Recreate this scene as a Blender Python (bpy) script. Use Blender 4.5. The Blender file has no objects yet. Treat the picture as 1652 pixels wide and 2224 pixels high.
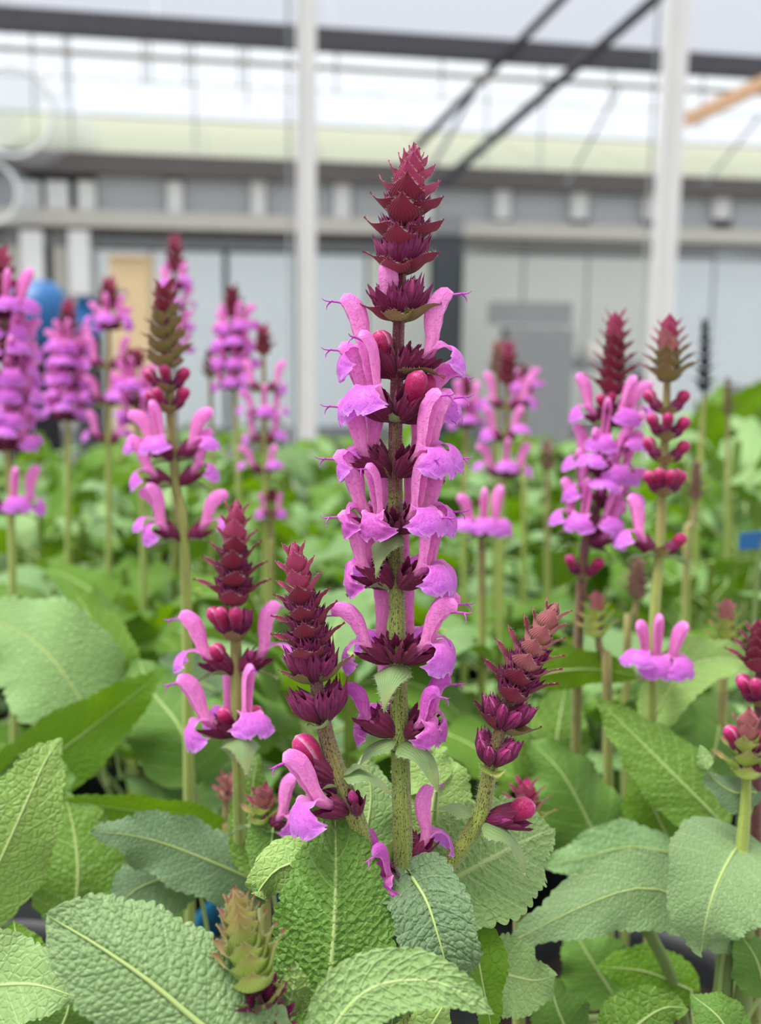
import bpy, math, random
import numpy as np
from mathutils import Vector, Matrix

# ------------------------------------------------------------------ scene, camera, light
scene = bpy.context.scene
col = scene.collection
F = 2400.0                       # focal length in pixels of the 1652 x 2224 frame
CX, CY = 826.0, 1112.0
CAMZ = 0.90
PITCH, ROLL = math.radians(10.0), math.radians(0.6)
cam_data = bpy.data.cameras.new('camera')
cam = bpy.data.objects.new('camera', cam_data)
col.objects.link(cam)
CAM = (Matrix.Translation((0, 0, CAMZ)) @ Matrix.Rotation(math.pi / 2 - PITCH, 4, 'X')
       @ Matrix.Rotation(ROLL, 4, 'Z'))
cam.matrix_world = CAM
cam_data.sensor_fit = 'VERTICAL'
cam_data.sensor_height = 36.0
cam_data.sensor_width = 36.0 * 1652 / 2224
cam_data.lens = 36.0 * F / 2224
cam_data.clip_start = 0.01
cam_data.clip_end = 200
cam_data.dof.use_dof = True
cam_data.dof.focus_distance = 0.238
cam_data.dof.aperture_fstop = 13.5
scene.camera = cam

world = bpy.data.worlds.new('overcast_sky')
scene.world = world
world.use_nodes = True
wt = world.node_tree
wt.nodes.clear()
w_out = wt.nodes.new('ShaderNodeOutputWorld')
w_bg = wt.nodes.new('ShaderNodeBackground')
w_tc = wt.nodes.new('ShaderNodeTexCoord')
w_sep = wt.nodes.new('ShaderNodeSeparateXYZ')
w_ramp = wt.nodes.new('ShaderNodeValToRGB')
wt.links.new(w_tc.outputs['Generated'], w_sep.inputs[0])
wt.links.new(w_sep.outputs['Z'], w_ramp.inputs[0])
wt.links.new(w_ramp.outputs[0], w_bg.inputs[0])
wt.links.new(w_bg.outputs[0], w_out.inputs[0])
w_ramp.color_ramp.elements[0].position = 0.0
w_ramp.color_ramp.elements[0].color = (0.60, 0.61, 0.635, 1)
w_ramp.color_ramp.elements[1].position = 1.0
w_ramp.color_ramp.elements[1].color = (1.0, 1.0, 1.0, 1)
w_bg.inputs[1].default_value = 1.3

sun_data = bpy.data.lights.new('sun', 'SUN')
sun_data.energy = 4.0
sun_data.angle = math.radians(32)
sun_data.color = (1.0, 0.985, 0.96)
sun = bpy.data.objects.new('sun', sun_data)
sun.rotation_euler = (math.radians(6), math.radians(-22), 0)   # high and a little to the left
col.objects.link(sun)

vs = scene.view_settings
vs.view_transform = 'Standard'
vs.look = 'None'
vs.exposure = 0.32
vs.gamma = 1.0
vs.use_curve_mapping = False
scene.cycles.max_bounces = 7
scene.cycles.diffuse_bounces = 2
scene.cycles.glossy_bounces = 2
scene.cycles.transmission_bounces = 4
scene.cycles.transparent_max_bounces = 6
scene.cycles.use_adaptive_sampling = True
scene.cycles.adaptive_threshold = 0.045

RNG = random.Random(7)
NR = np.random.RandomState(7)


def P(px, py, d):
    return CAM @ Vector(((px - CX) / F * d, -(py - CY) / F * d, -d))


CAM_R = (CAM.to_3x3() @ Vector((1, 0, 0)))
CAM_U = (CAM.to_3x3() @ Vector((0, 1, 0)))
CAM_F = (CAM.to_3x3() @ Vector((0, 0, -1)))
CAM_P = CAM.translation.copy()


def s2l(c):
    c = c / 255.0
    return c / 12.92 if c <= 0.04045 else ((c + 0.055) / 1.055) ** 2.4


def rgb(r, g, b):
    return (s2l(r), s2l(g), s2l(b), 1.0)


# ------------------------------------------------------------------ object helpers
def tag(o, label=None, cat=None, group=None, kind=None):
    if label:
        o['label'] = label
    if cat:
        o['category'] = cat
    if group:
        o['group'] = group
    if kind:
        o['kind'] = kind
    return o


def empty(name, loc, parent=None):
    o = bpy.data.objects.new(name, None)
    o.empty_display_size = 0.01
    o.location = loc
    col.objects.link(o)
    if parent:
        o.parent = parent
    return o


def put(name, mesh, parent=None, matrix=None):
    o = bpy.data.objects.new(name, mesh)
    col.objects.link(o)
    if parent:
        o.parent = parent
    if matrix is not None:
        o.matrix_basis = matrix
    return o


class MB:
    """collects vertices, faces, uvs and material slots for one mesh"""

    def __init__(self):
        self.v, self.f, self.uv, self.m = [], [], [], []

    def grid(self, pts, uvs, mat=0, closed=False, flip=False):
        nu, nv = pts.shape[:2]
        b = len(self.v)
        self.v += [tuple(p) for p in pts.reshape(-1, 3).tolist()]
        self.uv += [tuple(q) for q in uvs.reshape(-1, 2).tolist()]
        for i in range(nu - 1):
            for j in range(nv if closed else nv - 1):
                k = (j + 1) % nv
                q = (b + i * nv + j, b + (i + 1) * nv + j, b + (i + 1) * nv + k, b + i * nv + k)
                self.f.append(q[::-1] if flip else q)
                self.m.append(mat)

    def cap(self, ring_start, n, mat=0):
        self.f.append(tuple(ring_start + i for i in range(n)))
        self.m.append(mat)

    def tube(self, path, radii, n=8, mat=0, section=None, u0=0.0, u1=1.0, capend=True):
        path = [Vector(p) for p in path]
        m = len(path)
        ref = Vector((0.31, -0.93, 0.17))
        pts = np.zeros((m, n, 3))
        uvs = np.zeros((m, n, 2))
        for i, p in enumerate(path):
            t = (path[min(i + 1, m - 1)] - path[max(i - 1, 0)]).normalized()
            a = (ref - t * ref.dot(t)).normalized()
            c = t.cross(a)
            r = radii[i] if hasattr(radii, '__len__') else radii
            for j in range(n):
                th = 2 * math.pi * j / n
                rr = r * (section(th) if section else 1.0)
                q = p + a * (math.cos(th) * rr) + c * (math.sin(th) * rr)
                pts[i, j] = q
                uvs[i, j] = (u0 + (u1 - u0) * i / (m - 1), j / n)
        b = len(self.v)
        self.grid(pts, uvs, mat, closed=True)
        if capend:
            self.f.append(tuple(b + (m - 1) * n + j for j in range(n)))
            self.m.append(mat)
            self.f.append(tuple(b + n - 1 - j for j in range(n)))
            self.m.append(mat)

    def box(self, c, ax, ay, az, mat=0):
        """c centre; ax, ay, az half-extent vectors"""
        b = len(self.v)
        for sx in (-1, 1):
            for sy in (-1, 1):
                for sz in (-1, 1):
                    self.v.append(tuple(Vector(c) + Vector(ax) * sx + Vector(ay) * sy + Vector(az) * sz))
                    self.uv.append((0.5, 0.5))
        for q in ((0, 1, 3, 2), (4, 6, 7, 5), (0, 4, 5, 1), (2, 3, 7, 6), (0, 2, 6, 4), (1, 5, 7, 3)):
            self.f.append(tuple(b + k for k in q))
            self.m.append(mat)

    def mesh(self, name, mats, smooth=True, scale=1.0):
        me = bpy.data.meshes.new(name)
        v = np.array(self.v, dtype=float) * scale
        me.from_pydata(v.tolist(), [], self.f)
        for mt in mats:
            me.materials.append(mt)
        me.polygons.foreach_set('material_index', self.m)
        me.polygons.foreach_set('use_smooth', [smooth] * len(self.f))
        uvl = me.uv_layers.new(name='UVMap')
        li = np.empty(len(me.loops), dtype=np.int32)
        me.loops.foreach_get('vertex_index', li)
        uvl.data.foreach_set('uv', np.array(self.uv, dtype=np.float32)[li].ravel())
        me.update()
        return me


def spline(ctrl, n):
    """catmull-rom through control rows (any dimension), n samples"""
    c = np.array(ctrl, dtype=float)
    if len(c) == 2:
        t = np.linspace(0, 1, n)[:, None]
        return c[0] * (1 - t) + c[1] * t
    seg = np.r_[0, np.cumsum(np.linalg.norm(np.diff(c[:, :3], axis=0), axis=1))]
    ext = np.vstack([2 * c[0] - c[1], c, 2 * c[-1] - c[-2]])
    out = []
    for s in np.linspace(0, seg[-1], n):
        i = min(max(np.searchsorted(seg, s) - 1, 0), len(c) - 2)
        t = (s - seg[i]) / max(seg[i + 1] - seg[i], 1e-12)
        p0, p1, p2, p3 = ext[i], ext[i + 1], ext[i + 2], ext[i + 3]
        out.append(0.5 * (2 * p1 + (p2 - p0) * t + (2 * p0 - 5 * p1 + 4 * p2 - p3) * t * t
                          + (3 * p1 - p0 - 3 * p2 + p3) * t ** 3))
    return np.array(out)


# ------------------------------------------------------------------ materials
class NT:
    def __init__(self, name):
        self.mat = bpy.data.materials.new(name)
        self.mat.use_nodes = True
        self.t = self.mat.node_tree
        self.t.nodes.clear()
        self.out = self.t.nodes.new('ShaderNodeOutputMaterial')

    def n(self, typ, **kw):
        nd = self.t.nodes.new('ShaderNode' + typ)
        for k, v in kw.items():
            setattr(nd, k, v)
        return nd

    def link(self, a, b):
        self.t.links.new(a, b)

    def val(self, sock, v):
        if hasattr(v, 'is_linked') or hasattr(v, 'links'):
            self.link(v, sock)
        else:
            sock.default_value = v

    def math(self, op, a, b=0.0, c=None):
        nd = self.n('Math', operation=op)
        self.val(nd.inputs[0], a)
        self.val(nd.inputs[1], b)
        if c is not None:
            self.val(nd.inputs[2], c)
        return nd.outputs[0]

    def mix(self, fac, a, b):
        nd = self.n('Mix', data_type='RGBA')
        self.val(nd.inputs[0], fac)
        self.val(nd.inputs[6], a)
        self.val(nd.inputs[7], b)
        return nd.outputs[2]

    def ramp(self, fac, stops):
        nd = self.n('ValToRGB')
        cr = nd.color_ramp
        while len(cr.elements) < len(stops):
            cr.elements.new(0.5)
        for e, (p, c) in zip(cr.elements, stops):
            e.position = p
            e.color = c
        self.link(fac, nd.inputs[0])
        return nd.outputs[0]

    def smooth(self, x, lo, hi):
        nd = self.n('MapRange', interpolation_type='SMOOTHSTEP')
        self.val(nd.inputs[0], x)
        nd.inputs[1].default_value = lo
        nd.inputs[2].default_value = hi
        return nd.outputs[0]

    def uv(self):
        tc = self.n('TexCoord')
        sp = self.n('SeparateXYZ')
        self.link(tc.outputs['UV'], sp.inputs[0])
        return sp.outputs['X'], sp.outputs['Y'], tc

    def noise(self, vec, scale, detail=2.0):
        nd = self.n('TexNoise')
        nd.inputs['Scale'].default_value = scale
        nd.inputs['Detail'].default_value = detail
        self.link(vec, nd.inputs['Vector'])
        return nd.outputs[0]

    def finish(self, color, rough=0.55, spec=0.3, trans=0.0, trans_color=None, bump=None, bump_d=0.0003,
               bump_s=0.6, sheen=0.0, metal=0.0):
        p = self.n('BsdfPrincipled')
        self.val(p.inputs['Base Color'], color)
        self.val(p.inputs['Roughness'], rough)
        p.inputs['Specular IOR Level'].default_value = spec
        p.inputs['Metallic'].default_value = metal
        p.inputs['Sheen Weight'].default_value = sheen
        nrm = None
        if bump is not None:
            b = self.n('Bump')
            b.inputs['Strength'].default_value = bump_s
            b.inputs['Distance'].default_value = bump_d
            self.link(bump, b.inputs['Height'])
            nrm = b.outputs[0]
            self.link(nrm, p.inputs['Normal'])
        if trans > 0:
            tr = self.n('BsdfTranslucent')
            self.val(tr.inputs['Color'], trans_color if trans_color is not None else color)
            if nrm:
                self.link(nrm, tr.inputs['Normal'])
            mx = self.n('MixShader')
            mx.inputs[0].default_value = trans
            self.link(p.outputs[0], mx.inputs[1])
            self.link(tr.outputs[0], mx.inputs[2])
            self.link(mx.outputs[0], self.out.inputs[0])
        else:
            self.link(p.outputs[0], self.out.inputs[0])
        return self.mat


def plain(name, c, rough=0.6, spec=0.3, metal=0.0, vary=0.12, scale=12.0, trans=0.0):
    t = NT(name)
    tc = t.n('TexCoord')
    nz = t.noise(tc.outputs['Object'], scale, 3.0)
    dark = tuple(x * (1 - vary) for x in c[:3]) + (1,)
    lite = tuple(min(1, x * (1 + vary)) for x in c[:3]) + (1,)
    return t.finish(t.mix(nz, dark, lite), rough, spec, metal=metal, trans=trans)


def leaf_mat(name, top, top2, vein, under, trc, trans=0.35, cell=520.0, bump_d=0.0006, veins=9.0, random_amt=1.0):
    t = NT(name)
    u, v, tc = t.uv()
    av = t.math('ABSOLUTE', t.math('MULTIPLY_ADD', v, 2.0, -1.0))
    q = t.math('MULTIPLY', t.math('SUBTRACT', u, t.math('MULTIPLY', av, 0.17)), veins)
    fr = t.math('FRACT', q)
    lv = t.math('MULTIPLY', t.math('ABSOLUTE', t.math('SUBTRACT', fr, 0.5)), 2.0)
    lat = t.smooth(lv, 0.86, 1.0)
    mid = t.smooth(t.math('SUBTRACT', 1.0, av), 0.93, 1.0)
    vm = t.math('MAXIMUM', t.math('MULTIPLY', lat, 0.4), mid)
    vor = t.n('TexVoronoi', feature='DISTANCE_TO_EDGE')
    vor.inputs['Scale'].default_value = cell
    t.link(tc.outputs['Object'], vor.inputs['Vector'])
    edge = t.smooth(vor.outputs['Distance'], 0.0, 0.22)
    info = t.n('ObjectInfo')
    big = t.noise(tc.outputs['Object'], 28.0, 2.0)
    r = t.math('MULTIPLY', info.outputs['Random'], random_amt)
    base = t.mix(t.math('MULTIPLY_ADD', big, 0.6, t.math('MULTIPLY_ADD', r, 0.75, -0.35)), top, top2)
    c_top = t.mix(t.math('MULTIPLY', vm, 0.45), base, vein)
    c_und = t.mix(vm, under, vein)
    geo = t.n('NewGeometry')
    c = t.mix(geo.outputs['Backfacing'], c_top, c_und)
    h = t.math('MULTIPLY', t.math('ADD', edge, t.math('MULTIPLY', vm, -0.9)), 1.0)
    return t.finish(c, 0.5, 0.28, trans, trc, bump=h, bump_d=bump_d, bump_s=0.55, sheen=0.12)


def petal_mat(name, throat, lobe, edge, trans=0.4, stripes=7.0, vein=0.2):
    t = NT(name)
    u, v, tc = t.uv()
    st = t.noise(tc.outputs['Object'], 700.0, 3.0)
    fine = t.noise(tc.outputs['Object'], 2600.0, 2.0)
    c = t.ramp(t.math('MULTIPLY_ADD', st, 0.3, t.math('SUBTRACT', u, 0.15)), [(0.0, throat), (0.5, lobe), (1.0, edge)])
    dark = (lobe[0] * 0.62, lobe[1] * 0.30, lobe[2] * 0.66, 1)
    wv = t.math('SINE', t.math('MULTIPLY_ADD', st, 16.0, t.math('MULTIPLY', v, stripes * 6.28)))
    vm = t.smooth(wv, 0.55, 1.0)
    c = t.mix(t.math('MULTIPLY', vm, vein), c, dark)
    c = t.mix(t.math('MULTIPLY', t.smooth(st, 0.48, 0.72), 0.3), c, dark)
    av = t.math('ABSOLUTE', t.math('MULTIPLY_ADD', v, 2.0, -1.0))
    rim = t.math('MAXIMUM', t.smooth(av, 0.86, 1.0), t.smooth(u, 0.93, 1.0))
    c = t.mix(t.math('MULTIPLY', rim, 0.35), c, (0.96, 0.66, 0.9, 1))
    h = t.math('ADD', t.math('ADD', st, t.math('MULTIPLY', fine, 0.35)), t.math('MULTIPLY', vm, -0.3))
    return t.finish(c, 0.42, 0.4, trans, c, bump=h, bump_d=0.00035, bump_s=0.6, sheen=0.15)


def bract_mat(name, base, mid, tip, under, trans=0.2, stripe=0.12):
    t = NT(name)
    u, v, tc = t.uv()
    nz = t.noise(tc.outputs['Object'], 420.0, 3.0)
    st = t.math('MULTIPLY_ADD', t.math('SINE', t.math('MULTIPLY_ADD', nz, 9.0, t.math('MULTIPLY', v, 75.0))), 0.5, 0.5)
    c = t.ramp(t.math('MULTIPLY_ADD', nz, 0.22, t.math('SUBTRACT', u, 0.11)), [(0.0, base), (0.5, mid), (1.0, tip)])
    geo = t.n('NewGeometry')
    c = t.mix(t.math('MULTIPLY', geo.outputs['Backfacing'], 0.65), c, under)
    c = t.mix(t.math('MULTIPLY', t.smooth(st, 0.5, 1.0), stripe), c, (mid[0] * 0.45, mid[1] * 0.4, mid[2] * 0.45, 1))
    h = t.math('ADD', nz, t.math('MULTIPLY', st, 0.5))
    return t.finish(c, 0.55, 0.25, trans, c, bump=h, bump_d=0.0003, bump_s=0.6, sheen=0.12)


def stem_mat(name, low, high, swap=(0.35, 0.8), speck=0.85):
    t = NT(name)
    u, v, tc = t.uv()
    mp = t.n('Mapping')
    mp.inputs['Scale'].default_value = (1, 1, 0.34)
    t.link(tc.outputs['Object'], mp.inputs['Vector'])
    nz = t.noise(mp.outputs[0], 4200.0, 1.5)
    nz2 = t.noise(tc.outputs['Object'], 260.0, 2.0)
    k = t.smooth(t.math('MULTIPLY_ADD', nz2, 0.25, t.math('SUBTRACT', u, 0.12)), swap[0], swap[1])
    c = t.mix(k, low, high)
    sp = t.smooth(nz, 0.57, 0.62)
    c = t.mix(t.math('MULTIPLY', sp, speck), c, rgb(38, 34, 20))
    rid = t.math('SINE', t.math('MULTIPLY', v, 16 * 6.28))
    return t.finish(c, 0.5, 0.3, 0.0, bump=t.math('MULTIPLY_ADD', rid, 0.4, nz2), bump_d=0.0002, bump_s=0.5, sheen=0.2)


M = {}
GREEN = rgb(116, 162, 78)
M['leaf'] = leaf_mat('sage_leaf', rgb(114, 148, 94), rgb(90, 134, 42), rgb(170, 194, 120), rgb(92, 128, 40), rgb(112, 156, 4), 0.16, random_amt=1.0)
M['leaf_fg'] = leaf_mat('sage_leaf_grey_green', rgb(116, 144, 94), rgb(112, 142, 86), rgb(190, 208, 146), rgb(132, 164, 84), rgb(110, 150, 40), 0.10, cell=700, bump_d=0.0003, random_amt=0.5)
M['leaf_blue'] = leaf_mat('sage_leaf_blue_green', rgb(98, 124, 88), rgb(104, 130, 86), rgb(186, 204, 150), rgb(128, 158, 96), rgb(116, 158, 40), 0.18, cell=640, bump_d=0.0003, random_amt=0.4)
M['leaf_deep'] = leaf_mat('sage_leaf_deep_green', rgb(66, 102, 48), rgb(70, 106, 46), rgb(136, 164, 92), rgb(84, 122, 42), rgb(86, 130, 6), 0.13, cell=700, bump_d=0.0003, random_amt=0.3)
M['leaf_pale'] = leaf_mat('sage_leaf_pale', rgb(126, 160, 98), rgb(124, 160, 86), rgb(172, 194, 124), rgb(124, 156, 76), rgb(120, 164, 14), 0.17, random_amt=0.5)
M['leaf_lime'] = leaf_mat('sage_leaf_lime', rgb(88, 130, 24), rgb(102, 142, 32), rgb(134, 164, 58), rgb(88, 126, 20), rgb(126, 170, 0), 0.34, random_amt=0.5)
M['midrib'] = plain('leaf_midrib', rgb(150, 172, 104), 0.5)
M['stalk'] = plain('plant_stalk', rgb(118, 140, 80), 0.5)
M['petiole'] = plain('leaf_stalk', rgb(150, 172, 84), 0.5)
M['upper'] = petal_mat('upper_lip_pink', rgb(248, 165, 215), rgb(248, 150, 220), rgb(244, 146, 226), 0.45)
M['lower'] = petal_mat('lower_lip_violet', rgb(250, 176, 220), rgb(232, 112, 226), rgb(218, 128, 242), 0.45)
M['wither'] = petal_mat('withered_petal', rgb(248, 160, 214), rgb(226, 104, 208), rgb(208, 96, 206), 0.4)
M['style'] = plain('style_purple', rgb(186, 70, 186), 0.4)
M['bud_plum'] = petal_mat('bud_plum', rgb(130, 30, 84), rgb(168, 40, 110), rgb(196, 60, 140), 0.2)
M['bud'] = petal_mat('bud_crimson', rgb(128, 10, 62), rgb(166, 12, 82), rgb(196, 40, 120), 0.2)
M['calyx'] = bract_mat('calyx_purple', rgb(122, 46, 66), rgb(104, 26, 60), rgb(128, 34, 88), rgb(112, 30, 66), 0.15, 0.4)
M['calyx_fresh'] = bract_mat('calyx_violet', rgb(110, 28, 64), rgb(112, 24, 72), rgb(146, 46, 110), rgb(120, 32, 80), 0.15, 0.45)
M['bract'] = bract_mat('bract_crimson', rgb(98, 46, 36), rgb(120, 16, 46), rgb(150, 28, 80), rgb(130, 44, 66))
M['bract_top'] = bract_mat('bract_rose', rgb(164, 74, 84), rgb(162, 36, 84), rgb(196, 54, 126), rgb(184, 80, 118))
M['bract_pale'] = bract_mat('bract_pale_rose', rgb(176, 166, 112), rgb(178, 92, 104), rgb(168, 36, 86), rgb(182, 120, 118))
M['bract_olive'] = bract_mat('bract_olive', rgb(112, 120, 50), rgb(122, 92, 50), rgb(140, 40, 74), rgb(130, 120, 70))
M['bract_lime'] = bract_mat('bract_lime', rgb(160, 188, 84), rgb(182, 198, 96), rgb(182, 76, 100), rgb(158, 184, 88), 0.35)
M['bract_lime_tip'] = bract_mat('bract_lime_rose', rgb(186, 196, 108), rgb(198, 184, 106), rgb(192, 56, 100), rgb(170, 176, 92), 0.3)
M['bract_green'] = bract_mat('bract_green', rgb(126, 152, 92), rgb(128, 158, 102), rgb(150, 160, 96), rgb(150, 176, 112), 0.25)
M['bract_brown'] = bract_mat('bract_brown', rgb(128, 108, 84), rgb(138, 98, 84), rgb(150, 96, 90), rgb(140, 110, 90), 0.15)
M['stem'] = stem_mat('stem_main', rgb(132, 146, 66), rgb(108, 42, 58), (0.70, 0.84))
M['stem_red'] = stem_mat('stem_side', rgb(146, 160, 72), rgb(116, 58, 70), (0.25, 0.8))
M['stem_green'] = stem_mat('stem_green', rgb(150, 168, 78), rgb(138, 120, 76), (0.5, 1.0), 0.3)
M['hair'] = plain('pale_hair', rgb(214, 216, 196), 0.5, trans=0.5)

# ------------------------------------------------------------------ greenhouse shell
M['concrete'] = plain('floor_concrete', rgb(120, 118, 112), 0.8, scale=3)
M['steel'] = plain('galvanised_steel', rgb(212, 212, 212), 0.45, 0.5, vary=0.06, scale=6)
M['dark_steel'] = plain('dark_steel', rgb(72, 72, 78), 0.6, vary=0.1)
M['steel_sill_shade'] = plain('weathered_brown_steel_sill_shade', rgb(106, 101, 100), 0.7)  # eave beam colour, also used for the painted shade under the sill rail
M['rail'] = plain('pale_grey_rail', rgb(204, 202, 194), 0.6, vary=0.08)
M['white_frame'] = plain('white_frame', rgb(242, 244, 244), 0.5, vary=0.05)
M['film'] = plain('roof_film_white', rgb(164, 169, 174), 0.5, vary=0.03, scale=1.5)
M['film_green'] = plain('roof_sheet_pale_green', rgb(152, 155, 132), 0.5, vary=0.05, scale=2)
M['sheet'] = plain('wall_sheet_bluish', rgb(216, 226, 230), 0.4, 0.5, vary=0.05, scale=2)
M['sheet_grey'] = plain('wall_sheet_grey', rgb(210, 215, 208), 0.4, 0.5, vary=0.06, scale=2)
M['window_grey'] = plain('window_grey_glass', rgb(190, 195, 198), 0.25, 0.5, vary=0.1, scale=2)
M['dark_gap'] = plain('dark_interior', rgb(66, 72, 76), 0.6)
M['mid_grey'] = plain('mid_grey_metal', rgb(132, 136, 138), 0.6)
M['wood'] = plain('tan_wood', rgb(196, 160, 128), 0.7)
M['cover'] = plain('white_cover', rgb(240, 242, 244), 0.6, vary=0.02, trans=0.4)
M['pipe'] = plain('tan_grey_pipe', rgb(150, 144, 132), 0.6)
M['blue'] = plain('blue_plastic', rgb(18, 92, 150), 0.4, 0.5, vary=0.08)
M['black'] = plain('black_rubber', rgb(30, 32, 38), 0.6)
M['card'] = plain('cardboard', rgb(214, 190, 150), 0.8)
M['pot_black'] = plain('black_pot_plastic', rgb(34, 36, 38), 0.5, 0.4)
M['pot'] = plain('teal_pot_plastic', rgb(30, 92, 128), 0.4, 0.5)
M['soil'] = plain('peat_soil', rgb(36, 26, 20), 0.9, vary=0.4, scale=300)
M['bench'] = plain('bench_aluminium', rgb(120, 124, 124), 0.5, 0.5)

YAW = math.radians(12.6)
WD = Vector((math.cos(YAW), math.sin(YAW), 0))
WN = Vector((math.sin(YAW), -math.cos(YAW), 0))       # towards the camera
WC = Vector((0, 8.0, 0))


def wall_hit(px, py, off=0.0):
    """where a pixel's line of sight meets the rear wall plane (moved 'off' metres towards the camera): (s, z)"""
    d = (P(px, py, 1.0) - CAM_P)
    c = WC + WN * off
    k = (c - CAM_P).dot(WN) / d.dot(WN)
    h = CAM_P + d * k
    return (h - c).dot(WD), h.z


def wall_box(name, x0, x1, y0, y1, off, thick, mat, parent=None, xm=None):
    """an upright box on the rear wall; x0, x1 measured at its mid height, y0, y1 at column xm"""
    xm = (x0 + x1) / 2 if xm is None else xm
    ym = (y0 + y1) / 2
    s0, s1 = wall_hit(x0, ym, off)[0], wall_hit(x1, ym, off)[0]
    z1, z0 = wall_hit(xm, y0, off)[1], wall_hit(xm, y1, off)[1]
    z0 = max(z0, 0.0)
    c = WC + WN * (off - thick / 2) + WD * ((s0 + s1) / 2) + Vector((0, 0, (z0 + z1) / 2))
    mb = MB()
    mb.box((0, 0, 0), WD * ((s1 - s0) / 2), WN * (thick / 2), Vector((0, 0, (z1 - z0) / 2)))
    me = mb.mesh(name, [mat], smooth=False)
    o = bpy.data.objects.new(name, me)
    col.objects.link(o)
    o.location = c if parent is None else c - parent.location
    if parent:
        o.parent = parent
    return o


mb = MB()
mb.box((0, 4, -0.05), (14, 0, 0), (0, 16, 0), (0, 0, 0.05))
tag(put('floor', mb.mesh('floor', [M['concrete']], False)), kind='structure')

wall = tag(empty('wall_back', WC + Vector((0, 0, 0))), kind='structure')
# lower sheets
for i, (x0, x1, m_) in enumerate(((-700, -360, 'sheet'), (-355, 20, 'sheet'), (215, 330, 'sheet'), (334, 486, 'sheet'), (498, 640, 'sheet'), (650, 792, 'sheet'), (798, 930, 'sheet_grey'),
                                  (1004, 1130, 'sheet_grey'), (1134, 1268, 'sheet_grey'), (1272, 1405, 'sheet_grey'), (1440, 1540, 'sheet'), (1545, 1690, 'sheet'), (1700, 2100, 'sheet'))):
    wall_box('sheet_panel', x0, x1, 556 if x0 < 900 else 520, 930, 0.0, 0.03, M[m_], wall, xm=826)
for x0, x1 in ((20, 60), (120, 212)):
    wall_box('sheet_panel', x0, x1, 510, 930, -0.02, 0.03, M['rail'], wall, xm=826)
wall_box('dark_backing', -1200, 2700, 395, 1000, -0.12, 0.05, M['dark_gap'], wall, xm=826)
wall_box('grey_band', -1200, 2700, 530, 548, 0.0, 0.05, M['mid_grey'], wall, xm=826)
wall_box('plinth', -1200, 2700, 925, 990, 0.03, 0.08, M['mid_grey'], wall, xm=826)
wall_box('sill_rail', -1200, 2700, 474, 508, 0.08, 0.16, M['rail'], wall, xm=826)
wall_box('sill_shadow', -1200, 2700, 508, 522, 0.04, 0.16, M['steel_sill_shade'], wall, xm=826)  # no real lip: dark strip painting the shadow below the sill rail
wall_box('eave_beam', -1200, 2700, 355, 398, 0.14, 0.16, M['steel_sill_shade'], wall, xm=826)
for x0, x1 in ((40, 88), (100, 150), (168, 208), (362, 398), (545, 578), (726, 762), (905, 940), (1076, 1110), (1242, 1278), (1400, 1432), (1552, 1588), (-120, -80), (-300, -260), (1720, 1756)):
    wall_box('white_mullion', x0, x1, 393, 476, 0.03, 0.06, M['white_frame'], wall)
for x0, x1 in ((-1000, -500), (-480, 36), (212, 358), (402, 541), (582, 722), (766, 901), (944, 1072), (1114, 1238), (1282, 1396), (1436, 1548), (1592, 1716), (1760, 2300)):
    wall_box('window_pane', x0, x1, 396, 476, -0.04, 0.02, M['window_grey'], wall, xm=826)
for x0, x1 in ((45, 95), (150, 195)):
    wall_box('white_column', x0, x1, 500, 640, 0.06, 0.05, M['white_frame'], wall)

# roof of the next bay: sheets rising behind the eave
ceiling = tag(empty('ceiling', WC + Vector((0, 0, 0))), kind='structure')


def roof_sheet(name, s0, s1, b0, z0, b1, z1, mat):
    mb = MB()
    a = WD * s0 - WN * b0 + Vector((0, 0, z0))
    b = WD * s1 - WN * b0 + Vector((0, 0, z0))
    c = WD * s1 - WN * b1 + Vector((0, 0, z1))
    d = WD * s0 - WN * b1 + Vector((0, 0, z1))
    ctr = (a + b + c + d) / 4
    ex = (b - a) / 2
    ey = (d - a) / 2
    mb.box((0, 0, 0), ex, ey, ex.cross(ey).normalized() * 0.008)
    o = put(name, mb.mesh(name, [mat], False), ceiling)
    o.location = ctr
    return o


zE = wall_hit(826, 357, 0.0)[1]


def z_at(py, back):
    return wall_hit(826, py, -back)[1]


ss = np.linspace(-5.2, 5.2, 14)
for i in range(13):
    roof_sheet('green_roof_sheet', ss[i] + 0.004, ss[i + 1] - 0.004, 0.05, zE, 1.2, z_at(284, 1.2), M['film_green'])
    roof_sheet('white_roof_sheet', ss[i] * 1.2 + 0.003, ss[i + 1] * 1.2 - 0.003, 1.3, z_at(280, 1.3), 4.5, z_at(120, 4.5), M['film'])

mb = MB()


def bar(name, a, b, r, mat, label=None, cat=None, parent=None, n=8):
    a, b = Vector(a), Vector(b)
    mb = MB()
    base = parent.location if parent else Vector((0, 0, 0))
    mb.tube([Vector((0, 0, 0)), b - a], r, n)
    o = put(name, mb.mesh(name, [mat], n > 5), parent)
    o.location = a - base
    if label:
        tag(o, label, cat)
    return o


def wall_line(name, y, off, r, mat, label, cat, s0=-5.5, s1=5.5):
    z = wall_hit(826, y, off)[1]
    c = WC + WN * off + Vector((0, 0, z))
    return bar(name, c + WD * s0, c + WD * s1, r, mat, label, cat)


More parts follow.
